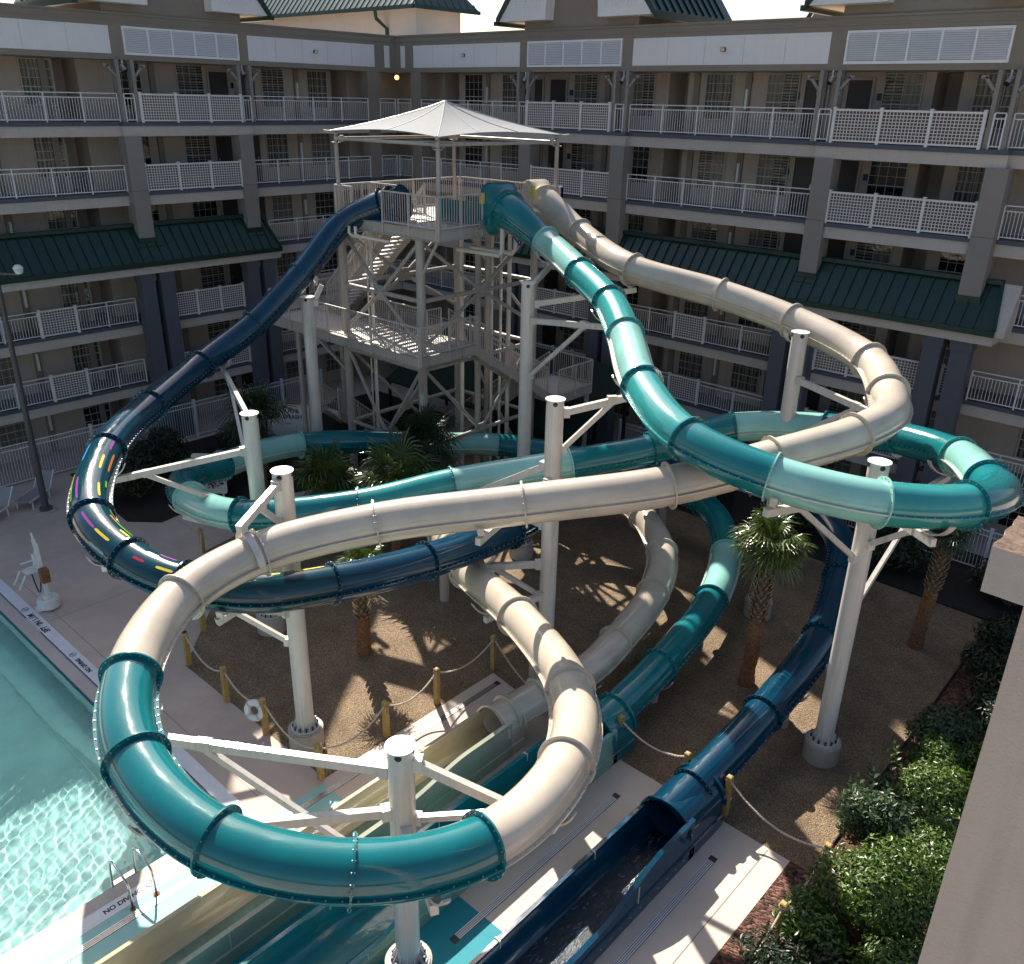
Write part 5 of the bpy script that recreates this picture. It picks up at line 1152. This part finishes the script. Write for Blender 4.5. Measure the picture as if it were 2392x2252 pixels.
# rules sign
def board(x, y, a, w, h, z0, label, extra):
    r = empty('sign_board', (x, y, 0), label, 'sign'); c, s = math.cos(a), math.sin(a)
    T = lambda u, v, z: (x+u*c-v*s, y+u*s+v*c, z)
    n = 6; pts = []
    for cx_, cz_, a0 in ((w/2-.12, z0+.12, -90), (w/2-.12, z0+h-.12, 0), (-w/2+.12, z0+h-.12, 90), (-w/2+.12, z0+.12, 180)):
        for k in range(n+1): t = R(a0+90*k/n); pts.append((cx_+.12*math.cos(t), cz_+.12*math.sin(t)))
    p = MB(); m_ = len(pts); p.add([T(u, -.02, z) for u, z in pts]+[T(u, .02, z) for u, z in pts], [tuple(range(m_)), tuple(range(2*m_-1, m_-1, -1))]+[(i, (i+1) % m_, m_+(i+1) % m_, m_+i) for i in range(m_)])
    obj('panel', p, M['signwhite'], r)
    for u in (-w/2+.2, w/2-.2): p = MB(); p.box(u-.04, u+.04, .021, .08, 0, z0+h-.1, T=T); obj('leg', p, M['rail'], r)
    xd, yd = Vector((c, s, 0)), Vector((0, 0, 1))
    for tx, sz, u, z, m_, bd in extra: text('lettering', tx, sz, m_, TM(T(u, -.024, z), xd, yd), r, .001, bd)
    return r
M['signwhite'] = mat('sign_white', (.62, .58, .54), .5, .04)
M['inkteal'] = mat('ink_teal', (.01, .10, .11), .5, .05); M['inkgrey'] = mat('ink_grey', (.12, .10, .10), .6, .05)
fa = math.atan2(.669, .743)
board(-33.0, 21.2, fa, 2.0, 2.0, .3, 'white SURF & SPLASH rules board with teal S logo, left of the stair tower', [('S', .7, -.55, 1.85, M['inkteal'], .025), ('SURF&', .26, .15, 1.98, M['inkteal'], .008), ('SPLASH', .26, .2, 1.70, M['inkteal'], .008),
      ('RIDE', .12, 0, 1.38, M['inkgrey'], .002)]+[('_'*(24-k % 3*3), .07, 0, 1.18-.14*k, M['inkgrey'], 0) for k in range(4)])
board(-30.8, 15.9, fa, 1.3, 1.75, .25, 'white notice board with rows of small print behind the left white column', [('- - - - - - - - -'[:17-k % 4], .11, 0, 1.75-.12*k, M['inkgrey'], .001) for k in range(11)])
# ------------------------------------------------------------------ plants
def leafcloud(mb, c, rad, n, size, rnd, shell=.55, zmin=.02, asp=2.1, lumps=None, cup=0.):
    for _ in range(n):
        if lumps: lc, lr = rnd.choice(lumps)
        else: lc, lr = Vector(c), Vector(rad)
        while True:
            d = Vector((rnd.uniform(-1, 1), rnd.uniform(-1, 1), rnd.uniform(-.75, 1)))
            if .05 < d.length < 1: break
        d.normalize(); r_ = shell+(1-shell)*rnd.random()**.6; r_ *= 1+.12*noise.noise(d*2.3+lc)
        p = lc+Vector((d.x*lr.x, d.y*lr.y, d.z*lr.z))*r_
        if p.z < zmin: continue
        nrm = (d*1.0+Vector((rnd.uniform(-.8, .8), rnd.uniform(-.8, .8), rnd.uniform(-.3, 1.1)))).normalized()
        u = nrm.cross(Vector((rnd.uniform(-1, 1), rnd.uniform(-1, 1), rnd.uniform(-1, 1)))).normalized(); v = nrm.cross(u)
        s = size*rnd.uniform(.6, 1.3); l = s*asp/2
        mb.add([p-u*l, p-u*l*.2+v*s*.42+nrm*s*.1, p+u*l, p-u*l*.2-v*s*.42+nrm*s*.1], [(0, 1, 2), (0, 2, 3)])
def shrub(x, y, r, h, label, m='leaf', n=4200, size=.075, group=None, seed=1, spiky=0):
    rnd = random.Random(seed*77+5); root = empty('shrub', (x, y, 0), label, 'shrub', group)
    lumps = []
    for k in range(9):
        a = rnd.uniform(0, 2*PI); q = rnd.uniform(0, .55)*r; lr = rnd.uniform(.42, .68)
        lumps.append((Vector((x+q*math.cos(a), y+q*math.sin(a), h*rnd.uniform(.4, .82))), Vector((r*lr, r*lr, h*rnd.uniform(.28, .42)))))
    mb = MB(); leafcloud(mb, None, None, int(n*1.7), size*.78, rnd, lumps=lumps)
    for k in range(spiky):
        a = rnd.uniform(0, 2*PI); q = rnd.uniform(.1, .95)*r; b0 = Vector((x+q*math.cos(a), y+q*math.sin(a), h*.6)); d = Vector((math.cos(a)*.35, math.sin(a)*.35, 1)).normalized()*rnd.uniform(.35, .7)*h*.7
        for j in range(16):
            t = j/15; p = b0+d*t; an = j*2.4; u = (Vector((math.cos(an), math.sin(an), .55))).normalized(); v = u.cross(Vector((0, 0, 1))).normalized(); s = size*1.15
            mb.add([p, p+u*s*.8+v*s*.35, p+u*s*1.7, p+u*s*.8-v*s*.35], [(0, 1, 2), (0, 2, 3)])
    obj('foliage', mb, M[m], root, fixn=False)
    st = MB()
    for k in range(7):
        a = rnd.uniform(0, 2*PI); st.tube([(x, y, 0), (x+.3*r*math.cos(a), y+.3*r*math.sin(a), h*.3), (x+.6*r*math.cos(a), y+.6*r*math.sin(a), h*.62)], [.03, .02, .01], 5)
    obj('stems', st, M['bark'], root)
    return root
SH = [(-3.0, 14.35, 1.42, 1.75, 'leaf', 10500, .07, 0, 'big glossy round shrub nearest the slab corner, brightest in the sun'),
      (-2.0, 15.6, 1.4, 1.5, 'leaf', 7500, .07, 0, 'dark half-shaded shrub between the biggest round shrub and the near wall'),
      (-2.0, 13.0, 1.35, 1.3, 'leaf', 7000, .07, 0, 'shaded shrub low beside the near wall below the biggest shrub'),
      (-3.75, 16.3, .8, 1.5, 'leafgrey', 2600, .085, 26, 'grey-green shrub with upright shoots just above the biggest round shrub'),
      (-3.0, 18.2, 1.4, 1.3, 'leaf', 7500, .07, 6, 'sunlit glossy shrub in the middle of the right bed'),
      (-1.9, 20.1, 1.3, 1.3, 'leaf', 5200, .07, 3, 'shaded shrub behind the middle shrub, close to the near wall'),
      (-3.6, 20.6, 1.0, 1.2, 'leafgrey', 3000, .085, 20, 'small leafy shrub at the upper end of the sunlit bed, shoots over the gravel edge'),
      (-2.1, 17.0, .85, .95, 'leafgrey', 2200, .08, 14, 'low pale shrub in shade right of the grey-green shrub'),
      (-4.0, 17.9, .5, .8, 'leafgrey', 900, .08, 8, 'little sprig of leaves over the gravel edge left of the middle shrub'),
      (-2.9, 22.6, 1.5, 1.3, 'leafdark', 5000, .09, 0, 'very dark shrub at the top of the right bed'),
      (-3.75, 11.75, .75, .9, 'leafdark', 2600, .07, 4, 'small dark shrub right of the lower right rope post'),
      (-3.9, 10.4, .8, .8, 'leaf', 2600, .07, 4, 'low green shrub cut by the bottom edge beside the rope'),
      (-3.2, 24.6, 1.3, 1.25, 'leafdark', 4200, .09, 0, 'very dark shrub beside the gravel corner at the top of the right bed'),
      (-3.3, 19.5, .9, 1.15, 'leaf', 3000, .07, 8, 'sunlit bush between the middle shrub and the upper leafy shrub'),
      (-2.7, 16.7, .95, 1.2, 'leaf', 3000, .07, 6, 'green bush filling the gap above the biggest round shrub'),
      (-3.5, 26.7, 1.2, 1.2, 'leafdark', 3600, .09, 0, 'very dark shrub at the far gravel corner below the plaster ledge'),
      (-1.9, 23.9, 1.2, 1.2, 'leafdark', 3000, .09, 0, 'very dark shrub in the top of the right bed against the near wall'),
      (-3.7, 13.0, .8, 1.1, 'leaf', 2600, .07, 3, 'green bush in front of the biggest round shrub, toward the slab edge'),
      (-2.6, 11.9, 1.0, 1.1, 'leafdark', 3000, .07, 2, 'dark low bush between the small dark shrub and the near wall'),
      (-2.3, 10.6, .9, .9, 'leafdark', 2400, .08, 2, 'dark shrub at the bottom edge beside the near wall')]
for i, (x, y, r, h, m, n, sz, sp, lb) in enumerate(SH): shrub(x, y, r, h, lb, m, n, sz, 'shrubs of the right bed', i+1, sp)
HB = [(-33.0, 13.9, 1.6, 1.7, 'dark hedge bush nearest the light pole'), (-31.6, 16.2, 1.5, 1.6, 'dark bush behind the striped navy bend'), (-34.9, 16.0, 1.6, 1.8, 'dark bush against the fence behind the striped bend'), (-31.4, 19.0, 1.5, 1.5, 'dark bush left of the notice board'),
      (-34.2, 19.3, 1.3, 1.6, 'dark bush between the fence and the rules board'), (-30.0, 22.5, 1.3, 1.7, 'dark bush right of the rules board'), (-32.4, 24.3, 1.5, 1.8, 'dark bush beneath the lower stairs'),
      (-8.5, 30.0, 1.6, 1.3, 'dark bush behind the far right palm'), (-12.5, 30.2, 1.6, 1.3, 'dark bush below the right-hand navy bend'), (-4.5, 30.0, 1.6, 1.4, 'dark bush at the far right end of the shaded bed'), (-1.8, 27.0, 1.6, 1.4, 'dark bush close to the broken plaster ledge'), (-17, 30.4, 1.5, 1.2, 'dark bush behind the far stub post'), (-1.6, 24.6, 1.4, 1.3, 'dark bush below the plaster ledge')]
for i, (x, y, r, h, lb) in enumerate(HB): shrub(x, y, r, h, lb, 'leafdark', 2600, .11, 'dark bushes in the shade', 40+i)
# loose bark chips on the sunlit mulch
rnd = random.Random(5); ch = MB()
for _ in range(5200):
    x = rnd.uniform(-4.35, -1.5); y = rnd.uniform(8.5, 22); a = rnd.uniform(0, PI); l = rnd.uniform(.02, .06); w_ = l*rnd.uniform(.3, .6); u = Vector((math.cos(a), math.sin(a), rnd.uniform(-.4, .4))); v = Vector((-math.sin(a), math.cos(a), rnd.uniform(-.5, .5))); c = Vector((x, y, .03))
    ch.add([c-u*l-v*w_, c+u*l-v*w_*.6, c+u*l*.8+v*w_, c-u*l+v*w_], [(0, 1, 2, 3)])
o = obj('bark_chips', ch, leaf_mat('bark_chip', (.05, .02, .012), (.33, .16, .10), .7, .3), fixn=False); tag(o, 'loose reddish bark chips scattered over the mulch bed', 'bark chips', kind='stuff')
# palms
def palm(x, y, h, label, crown=1., nfan=30, m='palm', seed=1, fibre=.55, up_=0., lean=(0, 0), wrap=True):
    rnd = random.Random(seed); root = empty('palm_tree', (x, y, 0), label, 'palm', 'young fan palms among the slides')
    top = Vector((x+lean[0], y+lean[1], h)); base = Vector((x, y, 0)); mid = base.lerp(top, fibre)
    p = MB(); n = 14; pts = [base.lerp(mid, k/n)+Vector((.015*math.sin(k*1.7), .015*math.cos(k*2.3), 0)) for k in range(n+1)]; p.tube(pts, [.235-.045*min(1, k/4)+.014*(k % 2) for k in range(n+1)], 18); obj('lower_trunk', p, M['fibre'], root, smooth=True)
    p = MB(); p.tube([mid, top], .14, 12)
    L_ = (top-mid).length; rows = int(L_/.125)
    for i in range(rows):
        c = mid.lerp(top, i/rows); rr = .155+.02*math.sin(i/rows*PI)
        for k in range(8):
            a = 2*PI*(k+.5*(i % 2))/8+rnd.uniform(-.1, .1); u = Vector((math.cos(a), math.sin(a), 0)); s = Vector((-u.y, u.x, 0))*.08; b0 = c+u*(rr-.02)
            t_ = b0+u*.12+Vector((0, 0, .2))
            p.add([b0-s, b0+s, t_+s*.35, t_-s*.35, b0-s-u*.02-Vector((0, 0, .02)), b0+s-u*.02-Vector((0, 0, .02)), t_+s*.3+u*.015-Vector((0, 0, .03)), t_-s*.3+u*.015-Vector((0, 0, .03))], [(0, 1, 2, 3), (7, 6, 5, 4), (3, 2, 6, 7), (0, 3, 7, 4), (1, 5, 6, 2)])
    obj('boots', p, M['bark'], root)
    if wrap: p = MB(); p.cyl(mid-Vector((0, 0, .1)), mid, .18, 16); obj('strap', p, M['black'], root)
    p = MB()
    for k in range(nfan):
        el = R(-50+125*rnd.random()**.85); a = k*2.39996+rnd.uniform(-.2, .2)
        if up_: el = R(rnd.uniform(30, 85))
        d = Vector((math.cos(a)*math.cos(el), math.sin(a)*math.cos(el), math.sin(el))); pl_ = rnd.uniform(.3, .75)*crown
        st = top+Vector((0, 0, rnd.uniform(-.1, .15))); e_ = st+d*pl_; e_.z -= .08*math.cos(el)
        p.tube([st, st.lerp(e_, .5)+Vector((0, 0, .03)), e_], [.016, .012, .009], 4)
        s = d.cross(Vector((0, 0, 1))); s = s.normalized() if s.length > .05 else Vector((1, 0, 0)); b_ = s.cross(d).normalized(); nb = 20; rl = rnd.uniform(.6, .92)*crown
        for j in range(nb):
            f = R(-125+250*j/(nb-1)); dd = (d*math.cos(f)+s*math.sin(f)).normalized(); nn = b_
            l = rl*(1-.28*abs(math.sin(f/2))**2); w_ = .024*crown; sd_ = dd.cross(nn).normalized()
            droop = .15+.5*rnd.random(); q0 = e_; q1 = e_+dd*l*.5+nn*.03-Vector((0, 0, .05*droop)); q2 = e_+dd*l*.82-Vector((0, 0, l*droop*.45)); q3 = e_+dd*l-Vector((0, 0, l*droop*.95))
            p.add([q0-sd_*.006, q0+sd_*.006, q1-sd_*w_, q1+nn*.012, q1+sd_*w_, q2-sd_*w_*.7, q2+nn*.008, q2+sd_*w_*.7, q3], [(0, 3, 2), (0, 1, 3), (1, 4, 3), (2, 3, 6, 5), (3, 4, 7, 6), (5, 6, 8), (6, 7, 8)])
    obj('crown', p, M[m], root, fixn=False)
    return root
palm(-8.8, 20.0, 4.55, 'tallest fan palm standing in the gravel right of the teal exit run', .92, 38, 'palm', 2, .46, lean=(.08, .05))
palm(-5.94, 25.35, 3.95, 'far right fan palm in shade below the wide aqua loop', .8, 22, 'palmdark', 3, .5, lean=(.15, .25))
palm(-17.85, 13.38, 2.75, 'slim fan palm whose tips stick up behind the long beige tube', .8, 14, 'palm', 4, .42, 1, lean=(-.05, .05))
palm(-21.75, 18.0, 2.85, 'sunlit fan palm between the left column and the stair tower', 1.45, 36, 'palm', 5, .5, lean=(.05, .1))
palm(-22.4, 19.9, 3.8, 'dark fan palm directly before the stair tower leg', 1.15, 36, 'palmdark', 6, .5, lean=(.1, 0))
palm(-24.2, 16.9, 2.6, 'half-lit fan palm right of the strapped white column', 1.3, 30, 'palm', 7, .4, lean=(.1, 0), wrap=False)
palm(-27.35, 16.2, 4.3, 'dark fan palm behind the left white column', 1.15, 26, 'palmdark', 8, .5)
# ------------------------------------------------------------------ wing of the photographer, close on the right
nw = empty('near_wall_pier', (.4, 3.6, 0), 'large plain plaster pier cutting into the lower right of the picture', 'wall')
c0 = Vector((-.455, 3.35))
p = MB(); p.box(c0.x, c0.x+1.6, c0.y, c0.y+.45, 0, 22); o = obj('wall', p, M['nearwall'] if 'nearwall' in M else mat('near_plaster', (.40, .355, .315), .92, .07, 1.3, .5, 90, streak=.3), nw)
lg = empty('plaster_ledge', (-1, 9.8, 0), 'broken plaster ledge with rough brown top at the right edge, post standing on it', 'ledge')
mb = MB(); x0, y0, z1 = -1.68, 9.29, 11.1; n = 10
g = []
rnd = random.Random(9)
nx, ny = 14, 10
def top(i, j):
    x = x0+2.6*i/nx; y = y0+1.0*j/ny; jag = .02*rnd.uniform(-1, 1)
    return (x+(jag if i == 0 else 0), y+(jag if j == 0 else 0), z1+.0+(.015*rnd.uniform(-1, 1) if 0 < i and 0 < j else 0)+(.015 if i == 0 or j == 0 else 0))
vs = [top(i, j) for j in range(ny+1) for i in range(nx+1)]
mb.add(vs, [(j*(nx+1)+i, j*(nx+1)+i+1, (j+1)*(nx+1)+i+1, (j+1)*(nx+1)+i) for j in range(ny) for i in range(nx)], 1)
fr = [vs[i] for i in range(nx+1)]; lo = [(p_[0], p_[1], z1-.52) for p_ in fr]
mb.add(fr+lo, [(i, i+1, nx+2+i, nx+1+i) for i in range(nx)])
fr = [vs[j*(nx+1)] for j in range(ny+1)]; lo = [(p_[0], p_[1], z1-.52) for p_ in fr]
mb.add(fr+lo, [(i, i+1, ny+2+i, ny+1+i) for i in range(ny)])
mb.add([(x0, y0, z1-.52), (x0+2.6, y0, z1-.52), (x0+2.6, y0+1.0, z1-.52), (x0, y0+1.0, z1-.52)], [(0, 1, 2, 3)])
obj('block', mb, [mat('ledge_plaster', (.36, .34, .32), .95, .06, 4, 1, 60), mat('rubble_top', (.14, .095, .07), .95, .5, 14, 1, 30)], lg)
p = MB(); p.box(x0+.4, x0+.62, y0+.35, y0+.57, z1, z1+4); p.box(x0+.37, x0+.65, y0+.32, y0+.6, z1, z1+.45); obj('post', p, M['fascia'], lg)
